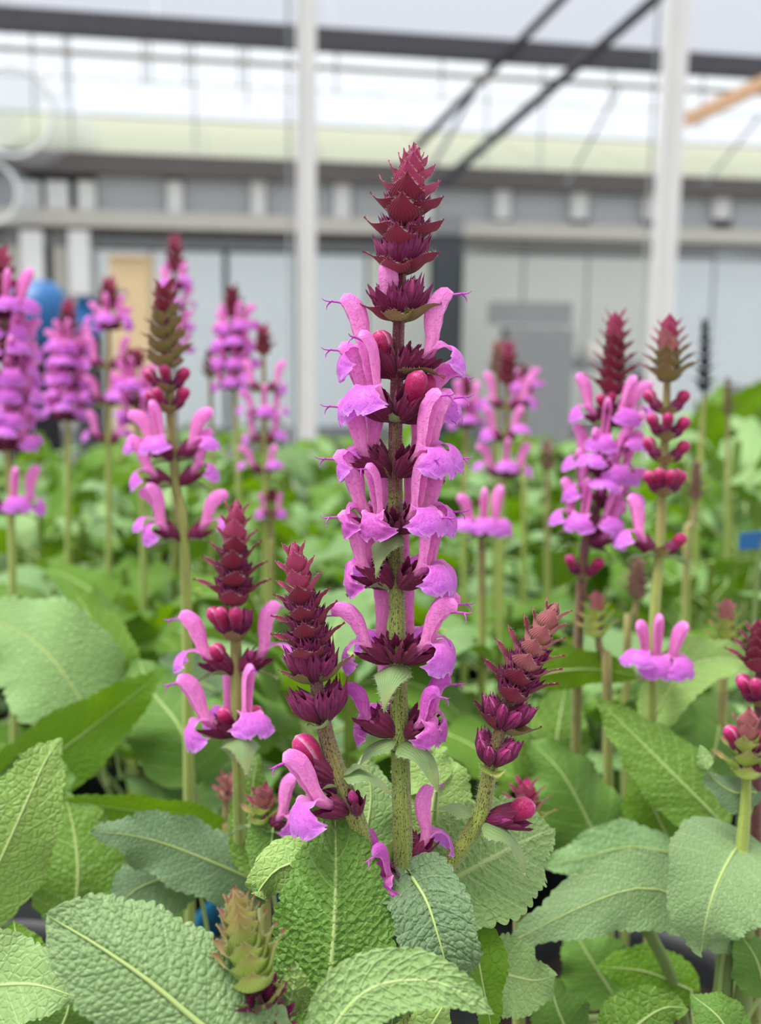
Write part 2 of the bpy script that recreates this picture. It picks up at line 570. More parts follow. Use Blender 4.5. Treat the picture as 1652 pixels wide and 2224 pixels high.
# gutter beam and pipes across the bay
gz0, gz1 = wall_hit(826, 118, 1.0)[1], wall_hit(826, 72, 1.0)[1]
mb = MB()
mb.box((0, 0, 0), WD * 5.5, WN * 0.06, Vector((0, 0, (gz1 - gz0) / 2)))
o = put('gutter_beam', mb.mesh('gutter_beam', [M['dark_steel']], False))
o.location = WC + WN * 1.0 + Vector((0, 0, (gz0 + gz1) / 2))
tag(o, 'dark grey gutter beam running across the greenhouse under the bright roof', 'beam')
wall_line('heating_pipe', 154, 1.02, 0.017, M['pipe'], 'thin pale pipe hung just below the dark gutter beam', 'pipe')
wall_line('support_wire', 205, 0.6, 0.006, M['rail'], 'thin wire stretched across the pale roof sheets', 'wire')
# thin hanger rods between the beam and the eave
for px in (70, 140, 150, 310, 325, 405, 420, 520, 535, 730, 960, 1060, 1180, 1330, 1530):
    sA = wall_hit(px, 118, 1.0)[0]
    a = WC + WN * 1.0 + WD * sA + Vector((0, 0, gz0))
    zb = wall_hit(px, 118 + RNG.choice((90, 130, 230, 240)) + 0.05 * (px - 826), 1.0)[1]
    bar('hanger_rod', a, Vector((a.x, a.y, zb)), 0.006, M['mid_grey'],
        'thin grey hanger rod dropping from the dark gutter beam', 'rod')['group'] = 'hanger rods under the gutter beam'

# translucent film over the rear bay, added and tinted to dim the sky
tf = NT('sky_dimming_roof_film')
tb = tf.n('BsdfTransparent'); tb.inputs[0].default_value = (0.83, 0.845, 0.875, 1)
td = tf.n('BsdfTranslucent'); td.inputs[0].default_value = (0.8, 0.8, 0.82, 1)
tm = tf.n('MixShader'); tm.inputs[0].default_value = 0.06
tf.link(tb.outputs[0], tm.inputs[1]); tf.link(td.outputs[0], tm.inputs[2]); tf.link(tm.outputs[0], tf.out.inputs[0])
M['dimming_film'] = tf.mat
for i in range(13):
    roof_sheet('dimming_film_sheet', ss[i] * 1.3 + .004, ss[i + 1] * 1.3 - .004, -0.92, gz1 + .02, 0.6, 4.6, M['dimming_film'])

# posts
def post(px, D, w, label):
    x, y = P(px, 700, D).x, P(px, 700, D).y
    root = empty('steel_post', (x, y, 0))
    tag(root, label, 'post')
    mb = MB()
    mb.box((0, 0, 1.65), (w * 0.34, 0, 0), (0, w / 2, 0), (0, 0, 1.65))
    put('web', mb.mesh('post_web', [M['steel']], False), root)
    for s in (-1, 1):
        mb = MB()
        mb.box((s * w * 0.42, 0, 1.65), (w * 0.08, 0, 0), (0, w * 0.6, 0), (0, 0, 1.65))
        put('flange', mb.mesh('post_flange', [M['steel']], False), root)
    mb = MB()
    mb.tube([(-w * 0.95, -0.01, 0), (-w * 0.95, -0.01, 3.3)], 0.006, 6)
    put('cable', mb.mesh('post_cable', [M['mid_grey']]), root)
    mb = MB()
    mb.box((0, 0, 0.006), (w * 0.8, 0, 0), (0, w * 0.8, 0), (0, 0, 0.006))
    put('base_plate', mb.mesh('post_plate', [M['steel']], False), root)
    return root


post(666, 5.0, 0.082, 'pale galvanised steel post standing just left of the tall central flower spike')
post(1434, 5.0, 0.088, 'pale galvanised steel post rising behind the two spikes on the right')

# roof braces
bar('roof_brace', P(1232, -15, 6.2), P(905, 318, 7.6), 0.026, M['dark_steel'], 'slanting dark roof brace, the one nearer the central spike', 'brace')
bar('roof_brace', P(1438, -15, 6.2), P(955, 400, 7.6), 0.032, M['dark_steel'], 'slanting dark roof brace, the thicker one nearer the right post', 'brace')
bar('tie_rod', P(1040, 180, 6.9), P(905, 420, 7.2), 0.014, M['mid_grey'], 'thin grey tie rod slanting behind the top of the central spike', 'rod')
bar('tie_rod', P(1345, 190, 6.9), P(1230, 400, 7.2), 0.009, M['mid_grey'], 'thin grey tie rod slanting beside the right steel post', 'rod')
bar('tie_rod', P(1652, 250, 6.9), P(1530, 400, 7.2), 0.009, M['mid_grey'], 'thin grey tie rod slanting below the tan timber', 'rod')
mb = MB()
a, b = P(1690, 165, 6.0), P(1490, 262, 6.4)
dv = (b - a)
up = dv.cross(CAM_F).normalized()
mb.box((0, 0, 0), dv / 2, up * 0.035, dv.cross(up).normalized() * 0.03)
o = put('timber_strut', mb.mesh('timber_strut', [M['wood']], False))
o.location = (a + b) / 2
tag(o, 'tan timber strut slanting in at the top right', 'timber')


def duct(px, py, D, rpx, label):
    """open end of an inflated clear-film ventilation tube with its hoop"""
    c = P(px, py, D)
    r = rpx / F * D
    root = tag(empty('ventilation_duct', c), label, 'duct')
    ring = [(r * math.cos(t), 0, r * math.sin(t)) for t in np.linspace(0, 2 * math.pi, 41)]
    mb = MB()
    mb.tube(ring, 0.012, 8, capend=False)
    put('hoop', mb.mesh('duct_hoop', [M['white_frame']]), root)
    n = 40
    pts = np.array([[(r * 0.99 * math.cos(2 * math.pi * j / n), y, r * 0.99 * math.sin(2 * math.pi * j / n)) for j in range(n)] for y in (0.0, 0.5, 1.0)])
    mb = MB()
    mb.grid(pts, np.zeros((3, n, 2)), closed=True)
    put('film_tube', mb.mesh('duct_tube', [M['clear_duct']]), root)
    mb = MB()
    mb.tube([(0, 0, r), (0, 0, 3.6 - c.z)], 0.008, 6)
    put('hanger', mb.mesh('duct_hanger', [M['steel']]), root)
    return root


df = NT('clear_duct_film')
db = df.n('BsdfTransparent'); db.inputs[0].default_value = (0.97, 0.98, 0.99, 1)
dd_ = df.n('BsdfDiffuse'); dd_.inputs[0].default_value = (0.85, 0.88, 0.92, 1)
dm = df.n('MixShader'); dm.inputs[0].default_value = 0.3
df.link(db.outputs[0], dm.inputs[1]); df.link(dd_.outputs[0], dm.inputs[2]); df.link(dm.outputs[0], df.out.inputs[0])
M['clear_duct'] = df.mat
duct(22, 242, 6.6, 92, 'large round clear-film ventilation duct hanging at the upper left')
duct(-28, 418, 6.8, 66, 'smaller round ventilation duct below the large one at the left edge')

# clutter by the rear wall
def crate(name, parts, label, cat, base):
    root = tag(empty(name, base), label, cat)
    for nm, c, h, m_ in parts:
        mb = MB()
        mb.box(c, (h[0], 0, 0), (0, h[1], 0), (0, 0, h[2]))
        put(nm, mb.mesh(nm, [M[m_]], False), root)
    return root


def floor_at(px, D):
    q = P(px, 700, D)
    return Vector((q.x, q.y, 0))


crate('potting_machine', [('cabinet', (0, 0, 0.42), (0.2, 0.25, 0.42), 'mid_grey'), ('hopper', (-0.05, 0, 0.93), (0.24, 0.2, 0.07), 'mid_grey'),
                          ('conveyor', (0.42, 0, 0.62), (0.3, 0.15, 0.04), 'mid_grey'), ('conveyor_leg', (0.66, 0, 0.29), (0.03, 0.12, 0.29), 'dark_steel'),
                          ('tray', (0.42, 0, 0.7), (0.12, 0.12, 0.04), 'rail')],
      'grey machine with a dark hopper standing by the wall behind the pink spikes', 'machine', floor_at(1165, 7.0))
crate('dark_doorway', [('opening', (0, 0, 0.72), (0.09, 0.04, 0.72), 'dark_gap'), ('frame_rail', (0, 0, 1.5), (0.1, 0.05, 0.06), 'mid_grey')],  # solid slab coloured dark to stand for the darkness of a door opening
      'tall dark upright board just right of the central spike', 'opening', floor_at(968, 7.4))
crate('cardboard_box', [('carton', (0, 0, 0.6), (0.1, 0.1, 0.6), 'card'), ('flap', (0.0, -0.02, 1.205), (0.11, 0.1, 0.006), 'card')],
      'tall beige cardboard box behind the pink spikes on the left', 'box', floor_at(290, 6.0))
crate('bin', [('body', (0, 0, 0.24), (0.2, 0.2, 0.24), 'dark_gap'), ('lid', (0, 0, 0.5), (0.22, 0.22, 0.02), 'mid_grey')],
      'low dark bin at the foot of the pale wall on the far right', 'bin', floor_at(1690, 6.6))

# blue soil drum on a dark stand
base = floor_at(70, 4.0)
drum = tag(empty('soil_drum', base), 'rounded blue plastic drum on a dark stand behind the left spikes', 'drum')
prof = [(0.0, -0.13), (0.06, -0.125), (0.1, -0.1), (0.118, -0.05), (0.12, 0.0), (0.112, 0.06), (0.085, 0.11), (0.05, 0.14), (0.0, 0.15)]
pts = np.array([[(math.cos(2 * math.pi * j / 28) * q[0], math.sin(2 * math.pi * j / 28) * q[0], q[1]) for j in range(28)] for q in prof])
mb = MB()
mb.grid(pts, np.zeros((len(prof), 28, 2)), closed=True)
dz = P(70, 690, 4.0).z
put('drum_shell', mb.mesh('drum_shell', [M['blue']]), drum, Matrix.Translation((0, 0, dz)) @ Matrix.Rotation(0.9, 4, 'Y'))
for sx, sy in ((-1, -1), (1, -1), (1, 1), (-1, 1)):
    mb = MB()
    mb.tube([(sx * 0.07, sy * 0.07, 0), (sx * 0.045, sy * 0.04, dz - 0.08)], 0.022, 8)
    put('leg', mb.mesh('drum_leg', [M['black']]), drum)
mb = MB()
mb.box((0.015, 0, (dz - 0.1) * 0.62), (0.045, 0, 0), (0, 0.04, 0), (0, 0, (dz - 0.1) * 0.36))
put('motor_housing', mb.mesh('drum_motor', [M['black']], False), drum)
base = floor_at(190, 4.4)
can = tag(empty('watering_can', base), 'small blue container on a dark pedestal behind the left spikes', 'container')
mb = MB()
mb.tube([(0, 0, 0.82), (0, 0, 0.9), (0.0, 0, 0.97)], [0.055, 0.06, 0.035], 16)
put('tank', mb.mesh('can_tank', [M['blue']]), can)
mb = MB()
mb.tube([(0.05, 0, 0.86), (0.12, 0, 0.95), (0.15, 0, 0.99)], [0.015, 0.01, 0.014], 8)
put('spout', mb.mesh('can_spout', [M['blue']]), can)
mb = MB()
mb.tube([(0, 0, 0.0), (0, 0, 0.82)], 0.06, 10)
put('pedestal', mb.mesh('can_pedestal', [M['dark_steel']]), can)

# ------------------------------------------------------------------ growing bench
BENCH_Z = 0.52
SOIL_Z = BENCH_Z + .10
bench = tag(empty('growing_bench', (0, 0.8, 0)), 'long low aluminium bench carrying the rows of potted sage', 'bench')
for i in range(30):
    mb = MB() if i == 0 else mb
    if i == 0:
        mb.box((0, 0, 0), (0.95, 0, 0), (0, 0.024, 0), (0, 0, 0.008))
        slat_me = mb.mesh('bench_slat', [M['bench']], False)
    o = put('slat', slat_me, bench)
    o.location = (0, -0.76 + i * 0.055, BENCH_Z - 0.008)
for sx in (-1, 1):
    mb = MB()
    mb.box((sx * 0.96, 0.04, BENCH_Z - 0.01), (0.012, 0, 0), (0, 0.83, 0), (0, 0, 0.03))
    put('side_rail', mb.mesh('bench_rail', [M['bench']], False), bench)
    for sy in (-0.7, 0.75):
        mb = MB()
        mb.box((sx * 0.9, sy, (BENCH_Z - 0.02) / 2), (0.025, 0, 0), (0, 0.025, 0), (0, 0, (BENCH_Z - 0.02) / 2))
        put('leg', mb.mesh('bench_leg', [M['bench']], False), bench)

# ------------------------------------------------------------------ leaves
LU = np.array([0, .04, .10, .20, .32, .45, .58, .70, .80, .88, .94, .98, 1.0])
LW = np.array([.0, .52, .80, .97, 1.0, .93, .80, .63, .46, .31, .18, .08, .0])


def worley(x, y, seed, cell):
    """F1, F2 of a jittered grid, numpy"""
    rs = np.random.RandomState(seed)
    tab = rs.rand(64, 64, 2)
    gx, gy = x / cell, y / cell
    ix, iy = np.floor(gx).astype(int), np.floor(gy).astype(int)
    f1 = np.full(x.shape, 9.0)
    f2 = np.full(x.shape, 9.0)
    for dx in (-1, 0, 1):
        for dy in (-1, 0, 1):
            j = tab[(ix + dx) % 64, (iy + dy) % 64]
            d = np.hypot(ix + dx + 0.15 + 0.7 * j[..., 0] - gx, iy + dy + 0.15 + 0.7 * j[..., 1] - gy)
            f2 = np.minimum(f2, np.maximum(f1, d))
            f1 = np.minimum(f1, d)
    return f1, f2


def leaf_geo(ctrl, W, side, nu=26, nv=13, fold=0.15, curl=0.0, wave=0.10, teeth=17, tooth=0.085, cord=0.10,
             bull=0.0, cell=0.0017, seed=0, veins=9, flip=False, outline=None):
    """a crenate leaf blade. ctrl: mid-rib points base..tip; side: direction of the +v half. Returns blade, mid-rib path, half-widths"""
    C = spline([list(c) for c in ctrl], nu)
    T = np.gradient(C, axis=0)
    L = np.linalg.norm(np.diff(C, axis=0), axis=1).sum()
    T /= np.linalg.norm(T, axis=1)[:, None]
    S = np.array(side, dtype=float)[None, :] - T * (T @ np.array(side, dtype=float))[:, None]
    S /= np.linalg.norm(S, axis=1)[:, None]
    N = np.cross(T, S)
    if flip:
        N = -N
    u = np.linspace(0, 1, nu)
    v = np.linspace(-1, 1, nv)
    v = np.sign(v) * np.abs(v) ** 0.92
    rs = np.random.RandomState(seed + 11)
    ph = rs.rand(6) * 6.28
    w = np.interp(u, LU, LW if outline is None else outline) * W
    U, V = np.meshgrid(u, v, indexing='ij')
    sg = np.sign(V)
    tph = U * teeth * 6.2832 * 0.5 + ph[0] * (sg > 0) + ph[1] * (sg <= 0)
    cren = np.abs(np.sin(tph)) ** 0.7 - 0.55
    cren = cren * (1 + 0.45 * np.sin(tph * 0.61 + ph[5])) + 0.45 * np.sin(tph * 0.37 + ph[2])
    env = np.interp(U, [0, .05, .12, .9, 1], [0, .6, 1, 1, .2])
    Wd = w[:, None] * np.abs(V) * (1 + tooth * cren * env * np.abs(V) ** 3 * W / np.maximum(w[:, None], W * 0.2))
    av = np.abs(V)
    x = Wd * sg
    h = fold * Wd - curl * Wd ** 2 / max(W, 1e-6)
    h = h + wave * W * (np.sin(U * 11 + ph[3] + sg * 1.3) * av ** 2 + 0.5 * np.sin(U * 23 + ph[4] * sg) * av ** 3)
    shift = -cord * L * av ** 1.6 * np.exp(-(U / 0.16) ** 2) - 0.0 * U
    fwd = 0.10 * L * av ** 2 * np.exp(-((U - 0.55) / 0.4) ** 2) * 0.6
    if bull > 0:
        mx, my = U * L, x
        q = (U - 0.17 * av) * veins
        lv = np.abs((q % 1.0) - 0.5) * 2
        vein = np.clip((lv - 0.84) / 0.16, 0, 1)
        f1, f2 = worley(mx + 0.3, my + 0.3, seed, cell)
        dome = np.sqrt(np.clip((f2 - f1) / 0.55, 0, 1))
        f1b, f2b = worley(mx + 0.31, my + 0.32, seed + 5, cell * 2.6)
        dome2 = np.sqrt(np.clip((f2b - f1b) / 0.6, 0, 1))
        midd = np.exp(-(x / 0.0012) ** 2)
        h = h + bull * (1.0 * dome + 0.35 * dome2 - 0.8 * vein ** 2 - 1.0 * midd) * np.interp(av, [0, .9, 1], [1, 1, .6])
    ca = np.cos(np.arctan(fold)) if fold else 1.0
    pts = (C[:, None, :] + S[:, None, :] * (x * ca)[..., None] + N[:, None, :] * h[..., None]
           + T[:, None, :] * (shift + fwd)[..., None])
    uvs = np.stack([U, (V + 1) / 2], axis=-1)
    return pts, uvs, C, N, L


def leaf_meshes(name, ctrl, W, side, mat, rib_r=0.0007, petiole=None, rib_off=0.0, **kw):
    pts, uvs, C, N, L = leaf_geo(ctrl, W, side, **kw)
    mb = MB()
    mb.grid(pts, uvs, 0, flip=kw.get('flip', False))
    blade = mb.mesh(name, [mat])
    mb = MB()
    n = 12
    idx = np.linspace(0, len(C) - 1, n).astype(int)
    path = [C[i] + N[i] * rib_off for i in idx]
    rad = [rib_r * (1.15 - 0.95 * k / (n - 1)) for k in range(n)]
    if petiole:
        pp = spline([list(p) for p in petiole] + [list(C[0])], 7)[:-1]
        path = list(pp) + path
        rad = [rib_r * 1.6] * len(pp) + rad
    mb.tube(path, rad, 6)
    rib = mb.mesh(name + '_rib', [M['midrib']])
    return blade, rib


def px_leaf(parent, ctrl, wpx, side, mat, label=None, petiole=None, hi=False, rib=True, rib_r=None, **kw):
    """leaf placed by where it stands: ctrl (px, py, depth); side (right, down, away) direction of its +v half"""
    C = [P(*c) for c in ctrl]
    base = C[0]
    d = sum(c[2] for c in ctrl) / len(ctrl)
    k = d / F
    sd = CAM_R * side[0] - CAM_U * side[1] + CAM_F * side[2]
    if hi:
        kw.setdefault('nu', 230)
        kw.setdefault('nv', 115)
        kw.setdefault('bull', 0.00042)
    else:
        kw.setdefault('nu', 56)
        kw.setdefault('nv', 21)
    pet = [P(*c) - base for c in petiole] if petiole else None
    axis = Vector((parent.location.x, parent.location.y, max(SOIL_Z, base.z - .03))) - base
    if pet is None and axis.length > .008:
        if axis.length > .05:
            axis = Vector((.002, .010, -.03))
        pet = [axis, axis * .5 + Vector((0, .002, -.003))]
    blade, rb = leaf_meshes('leaf', [c - base for c in C], wpx * k, sd, M[mat], rib_r=rib_r or max(0.0004, wpx * k * 0.03), petiole=pet, **kw)
    o = put('leaf', blade, parent)
    o.location = base - parent.location
    if label:
        o['label'] = label
    if rib:
        put('midrib', rb, o)
    return o


# ------------------------------------------------------------------ flower meshes (millimetres, x outward, z up the stem)
MM = 0.001


def rot2(p, a):
    return (p[0] * math.cos(a) - p[1] * math.sin(a), p[0] * math.sin(a) + p[1] * math.cos(a))


def calyx_mesh(name, L=8.5, R=2.5, openness=1.0, mat='calyx', elev=0.66, mb=None, slot=0, seed=0, tooth=1.0):
    own = mb is None
    mb = mb or MB()
    nr, n = 13, 48
    rs = np.random.RandomState(seed)
    prof = np.interp(np.linspace(0, 1, nr), [0, .12, .3, .55, .8, 1], [.26, .34, .66, .92, 1.0, 1.0 if openness > .5 else .55])
    ax = np.array([math.cos(elev), 0, math.sin(elev)])
    nz = np.array([-math.sin(elev), 0, math.cos(elev)])
    teeth = [(math.pi / 2, 2.4, .6), (math.pi / 2 - .95, 1.9, .45), (math.pi / 2 + .95, 1.9, .45), (-math.pi / 2 - .66, 3.8, .62), (-math.pi / 2 + .66, 3.8, .62)]
    pts = np.zeros((nr, n, 3))
    uvs = np.zeros((nr, n, 2))
    for i in range(nr):
        s = i / (nr - 1)
        for j in range(n):
            th = 2 * math.pi * j / n
            tl = 0.0
            for t0, h, wd in teeth:
                dd = abs((th - t0 + math.pi) % (2 * math.pi) - math.pi)
                tl = max(tl, tooth * h * max(0, 1 - dd / wd))
            l = s * (L * 0.70) + tl * max(0, (s - .5) / .5) ** 1.5
            flare = 1.0 + 0.10 * tl * max(0, (s - .6) / .4) * (1 if openness > .5 else -1.0)
            r = R * prof[i] * flare * (1 + 0.075 * math.cos(th * 15) * min(1, s * 3))
            bend = -0.35 * s * s
            pts[i, j] = ax * l + np.array([0, 1, 0]) * (math.cos(th) * r * 0.82) + nz * (math.sin(th) * r + bend)
            uvs[i, j] = (s, j / n)
    mb.grid(pts, uvs, slot, closed=True)
    if own:
        return mb.mesh(name, [M[mat]], scale=MM)


def upper_mesh(name, variant=0, mb=None, slot=0, mat='upper', size=1.0):
    own = mb is None
    mb = mb or MB()
    cen = {0: [(4.0, 3.2), (6.4, 5.3), (7.7, 8.0), (8.7, 11.6), (10.0, 14.6), (11.8, 16.3), (13.4, 16.4)],
           1: [(4.0, 3.2), (6.3, 5.2), (7.3, 8.2), (7.8, 12.0), (8.8, 15.3), (10.4, 17.2), (12.2, 17.8)],
           2: [(4.0, 3.2), (6.4, 5.0), (7.6, 7.4), (8.2, 10.0), (9.2, 12.4), (11.0, 13.6), (12.8, 13.0)],
           3: [(4.0, 3.2), (6.2, 5.2), (7.2, 8.0), (8.6, 11.4), (10.6, 13.8), (12.8, 14.6), (14.4, 13.8)]}[variant]
    cen = spline([(a, 0, b) for a, b in cen], 22)
    n, m = 22, 15
    rs = np.random.RandomState(variant + 3)
    pts = np.zeros((n, m, 3))
    uvs = np.zeros((n, m, 2))
    tg = np.gradient(cen, axis=0)
    s_ = np.linspace(0, 1, n)
    b_ = np.interp(s_, [0, .2, .35, .55, .75, .9, .97, 1], [1.0, 1.5, 1.7, 2.45, 2.75, 2.35, 1.5, .2]) * size
    a_ = np.interp(s_, [0, .2, .35, .55, .75, .9, .97, 1], [1.1, 1.45, 1.4, 1.5, 1.6, 1.35, .9, .1]) * size
    ph = np.interp(s_, [0, .22, .32, .6, 1], [3.14, 3.1, 2.5, 2.35, 2.2])
    for i in range(n):
        t = tg[i] / np.linalg.norm(tg[i])
        nn = np.array([-t[2], 0, t[0]])
        for j in range(m):
            f = (j / (m - 1) * 2 - 1)
            p = f * ph[i]
            crinkle = 1 + 0.05 * math.sin(i * 1.3 + j * 2.1 + variant) * (abs(f) > .6)
            pts[i, j] = cen[i] + nn * (math.cos(p) * b_[i] * crinkle) + np.array([0, 1, 0]) * (math.sin(p) * a_[i] * crinkle)
            uvs[i, j] = (s_[i], j / (m - 1))
    mb.grid(pts, uvs, slot)
    if own:
        return mb.mesh(name, [M[mat]], scale=MM)


def lower_mesh(name, variant=0, mb=None, slot=0, mat='lower'):
    own = mb is None
    mb = mb or MB()
    cen = {0: [(5.6, 4.2), (7.8, 5.6), (9.8, 6.4), (11.8, 6.2), (13.4, 4.6), (14.2, 2.2), (14.0, -.3)],
           1: [(5.6, 4.2), (7.8, 5.4), (9.8, 5.8), (11.6, 5.2), (12.8, 3.2), (13.0, .8), (12.4, -1.6)],
           2: [(5.6, 4.2), (7.6, 5.3), (9.2, 5.6), (10.6, 4.6), (11.2, 2.4), (11.0, .2), (10.4, -1.6)],
           3: [(5.6, 4.2), (7.8, 5.8), (9.9, 7.0), (12.0, 7.4), (14.2, 6.6), (15.6, 4.6), (16.0, 2.2)]}[variant]
    cen = spline([(a, 0, b) for a, b in cen], 26)
    n, m = 26, 23
    tg = np.gradient(cen, axis=0)
    s_ = np.linspace(0, 1, n)
    hw = np.interp(s_, [0, .15, .27, .36, .46, .6, .75, .88, .96, 1], [1.3, 1.7, 3.0, 3.6, 2.9, 4.9, 6.3, 6.2, 4.8, 2.8])
    drop = np.interp(s_, [0, .15, .3, .45, .65, .85, 1], [-.30, -.20, -.06, .04, .085, .085, .07])
    rs = np.random.RandomState(variant + 40)
    k1, k2, k3 = rs.rand(3) * 6.28
    crump = 0.5 if variant == 2 else 0.22
    pts = np.zeros((n, m, 3))
    uvs = np.zeros((n, m, 2))
    for i in range(n):
        t = tg[i] / np.linalg.norm(tg[i])
        nn = np.array([-t[2], 0, t[0]])
        for j in range(m):
            f = j / (m - 1) * 2 - 1
            y = f * hw[i] * (1 + 0.07 * math.sin(s_[i] * 40 + k1 + f) * abs(f) ** 3)
            lift = -drop[i] * y * y + crump * math.sin(s_[i] * 17 + f * 4 + k2) * abs(f) ** 1.5 + 0.5 * crump * math.sin(s_[i] * 31 - f * 7 + k3) * abs(f)
            ext = -1.3 * math.exp(-(f / .22) ** 2) * max(0, (s_[i] - .7) / .3) ** 2 + 0.3 * math.sin(f * 13 + k1) * max(0, (s_[i] - .8) / .2)
            pts[i, j] = cen[i] + nn * lift + np.array([0, 1, 0]) * y + t * ext
            uvs[i, j] = (s_[i], j / (m - 1))
    mb.grid(pts, uvs, slot)
    if own:
        return mb.mesh(name, [M[mat]], scale=MM)


def style_mesh(name, variant=0):
    tip = {0: (13.2, 16.0), 1: (12.0, 17.4), 2: (12.6, 12.7), 3: (14.2, 13.5)}[variant]
    sg = 1 if variant in (0, 3) else -1
    mb = MB()
    x, z = tip
    mid = (x + 2.0, 0.2 * sg, z + 0.1)
    mb.tube(spline([(x - 1.5, 0, z - .2), (x, 0, z + .05), mid], 7), [.26] * 7, 6)
    mb.tube(spline([mid, (x + 3.3, .3 * sg, z + .1), (x + 4.2, .5 * sg, z + .5)], 6), [.22, .2, .17, .14, .1, .05], 6)
    mb.tube(spline([mid, (x + 2.8, -.3 * sg, z - .8), (x + 3.0, -.4 * sg, z - 1.9)], 6), [.22, .2, .17, .14, .1, .05], 6)
    return mb.mesh(name, [M['style']], scale=MM)


def bud_mesh(name, L=7.0, R=1.9, start=5.0, elev=0.8, mb=None, slot=0, mat='bud', sharp=False):
    own = mb is None
    mb = mb or MB()
    c0 = np.array([math.cos(.66) * start, 0, math.sin(.66) * start])
    d = np.array([math.cos(elev), 0, math.sin(elev)])
    nn = np.array([-math.sin(elev), 0, math.cos(elev)])
    s_ = np.linspace(0, 1, 13)
    rr = np.interp(s_, [0, .2, .5, .75, .9, .97, 1], [.6, .9, 1.0, .72, .42, .22, .02] if sharp else [.6, .78, 1.0, .95, .66, .36, .02]) * R
    pts = np.zeros((13, 14, 3))
    uvs = np.zeros((13, 14, 2))
    for i in range(13):
        for j in range(14):
            th = 2 * math.pi * j / 14
            pts[i, j] = c0 + d * (s_[i] * L) + nn * (math.sin(th) * rr[i] * 1.12 + 0.5 * math.sin(s_[i] * 2.6)) + np.array([0, 1, 0]) * (math.cos(th) * rr[i])
            uvs[i, j] = (s_[i], j / 14)
    mb.grid(pts, uvs, slot, closed=True)
    if own:
        return mb.mesh(name, [M[mat]], scale=MM)


BU = np.array([0, .08, .2, .35, .5, .64, .76, .87, .95, 1])
BW = np.array([.38, .74, .97, 1.0, .86, .62, .38, .19, .07, 0.0])


def bract_mesh(name, mat, L=9.0, W=4.3, a0=0.2, a1=1.1, a2=0.7, cup=0.16, nu=18, nv=13, hairs=0, wob=0.0, seed=0, prof=None):
    """pointed cupped bract; a0..a2: angle above the horizontal along its length"""
    ang = np.interp(np.linspace(0, 1, nu), [0, .55, 1], [a0, a1, a2])
    ds = L / (nu - 1)
    c = np.zeros((nu, 3))
    for i in range(1, nu):
        c[i] = c[i - 1] + np.array([math.cos(ang[i]), 0, math.sin(ang[i])]) * ds
    u = np.linspace(0, 1, nu)
    w = np.interp(u, BU, BW if prof is None else prof) * W
    rs = np.random.RandomState(seed)
    k = rs.rand(3) * 6.28
    pts = np.zeros((nu, nv, 3))
    uvs = np.zeros((nu, nv, 2))
    for i in range(nu):
        n = np.array([-math.sin(ang[i]), 0, math.cos(ang[i])])
        for j in range(nv):
            f = j / (nv - 1) * 2 - 1
            y = f * w[i]
            th = y * cup * 1.6
            yy = math.sin(max(-1.4, min(1.4, th))) / (cup * 1.6)
            h = (1 - math.cos(max(-1.4, min(1.4, th)))) / (cup * 1.6)
            h += wob * math.sin(u[i] * 9 + f * 2 + k[0]) * abs(f)
            pts[i, j] = c[i] + n * h + np.array([0, 1, 0]) * yy
            uvs[i, j] = (u[i], j / (nv - 1))
    mb = MB()
    mb.grid(pts, uvs, 0)
    mats = [M[mat]]
    if hairs:
        mats.append(M['hair'])
        for q in range(hairs):
            i = rs.randint(0, nu - 2)
            e = 0 if q % 2 else nv - 1
            t = rs.rand()
            p = pts[i, e] * (1 - t) + pts[i + 1, e] * t
            od = pts[i, e] - pts[i, nv // 2]
            od = od / (np.linalg.norm(od) + 1e-6) + rs.randn(3) * .35
            tdir = pts[i + 1, e] - pts[i, e]
            tdir = tdir / (np.linalg.norm(tdir) + 1e-6) * 0.035
            b = len(mb.v)
            mb.v += [tuple(p - tdir), tuple(p + tdir), tuple(p + od * (0.35 + .4 * rs.rand()))]
            mb.uv += [(.5, .5)] * 3
            mb.f.append((b, b + 1, b + 2))
            mb.m.append(1)
    return mb.mesh(name, mats, scale=MM)


CAL = [calyx_mesh('calyx', seed=i) for i in range(2)]
CALF = [calyx_mesh('calyx_young', L=9.6, R=2.2, openness=0.0, mat='calyx_fresh', elev=0.8 + .1 * i, seed=i, tooth=.8) for i in range(2)]
UPP = [upper_mesh('upper_lip', i, size=(1, .95, .92, .95)[i], mat='wither' if i == 2 else 'upper') for i in range(4)]
LOW = [lower_mesh('lower_lip', i, mat='wither' if i == 2 else 'lower') for i in range(4)]
STY = [style_mesh('style', i) for i in range(4)]
BUD = [bud_mesh('bud_corolla', 6.4, 2.1, 4.6, .8), bud_mesh('bud_corolla', 4.9, 1.35, 4.0, .85, mat='bud_plum', sharp=True), bud_mesh('bud_corolla', 8.2, 2.3, 4.4, .95), bud_mesh('bud_corolla', 9.5, 2.2, 4.4, 1.2, mat='upper')]


def joined_flower(name, v):
    mb = MB()
    calyx_mesh('', mb=mb, slot=0, seed=v)
    upper_mesh('', v, mb=mb, slot=1)
    lower_mesh('', v, mb=mb, slot=2)
    return mb.mesh(name, [M['calyx'], M['upper'], M['lower']], scale=MM)


JF = [joined_flower('flower', v) for v in (0, 1, 3)]


def joined_bud(name, v):
    mb = MB()
    calyx_mesh('', L=8.4, R=2.15, openness=0.0, elev=.8, mb=mb, slot=0, seed=v, tooth=.5)
    if v:
        bud_mesh('', 6.0, 2.0, 4.4, .85, mb=mb, slot=1)
    return mb.mesh(name, [M['calyx_fresh'], M['bud']], scale=MM)


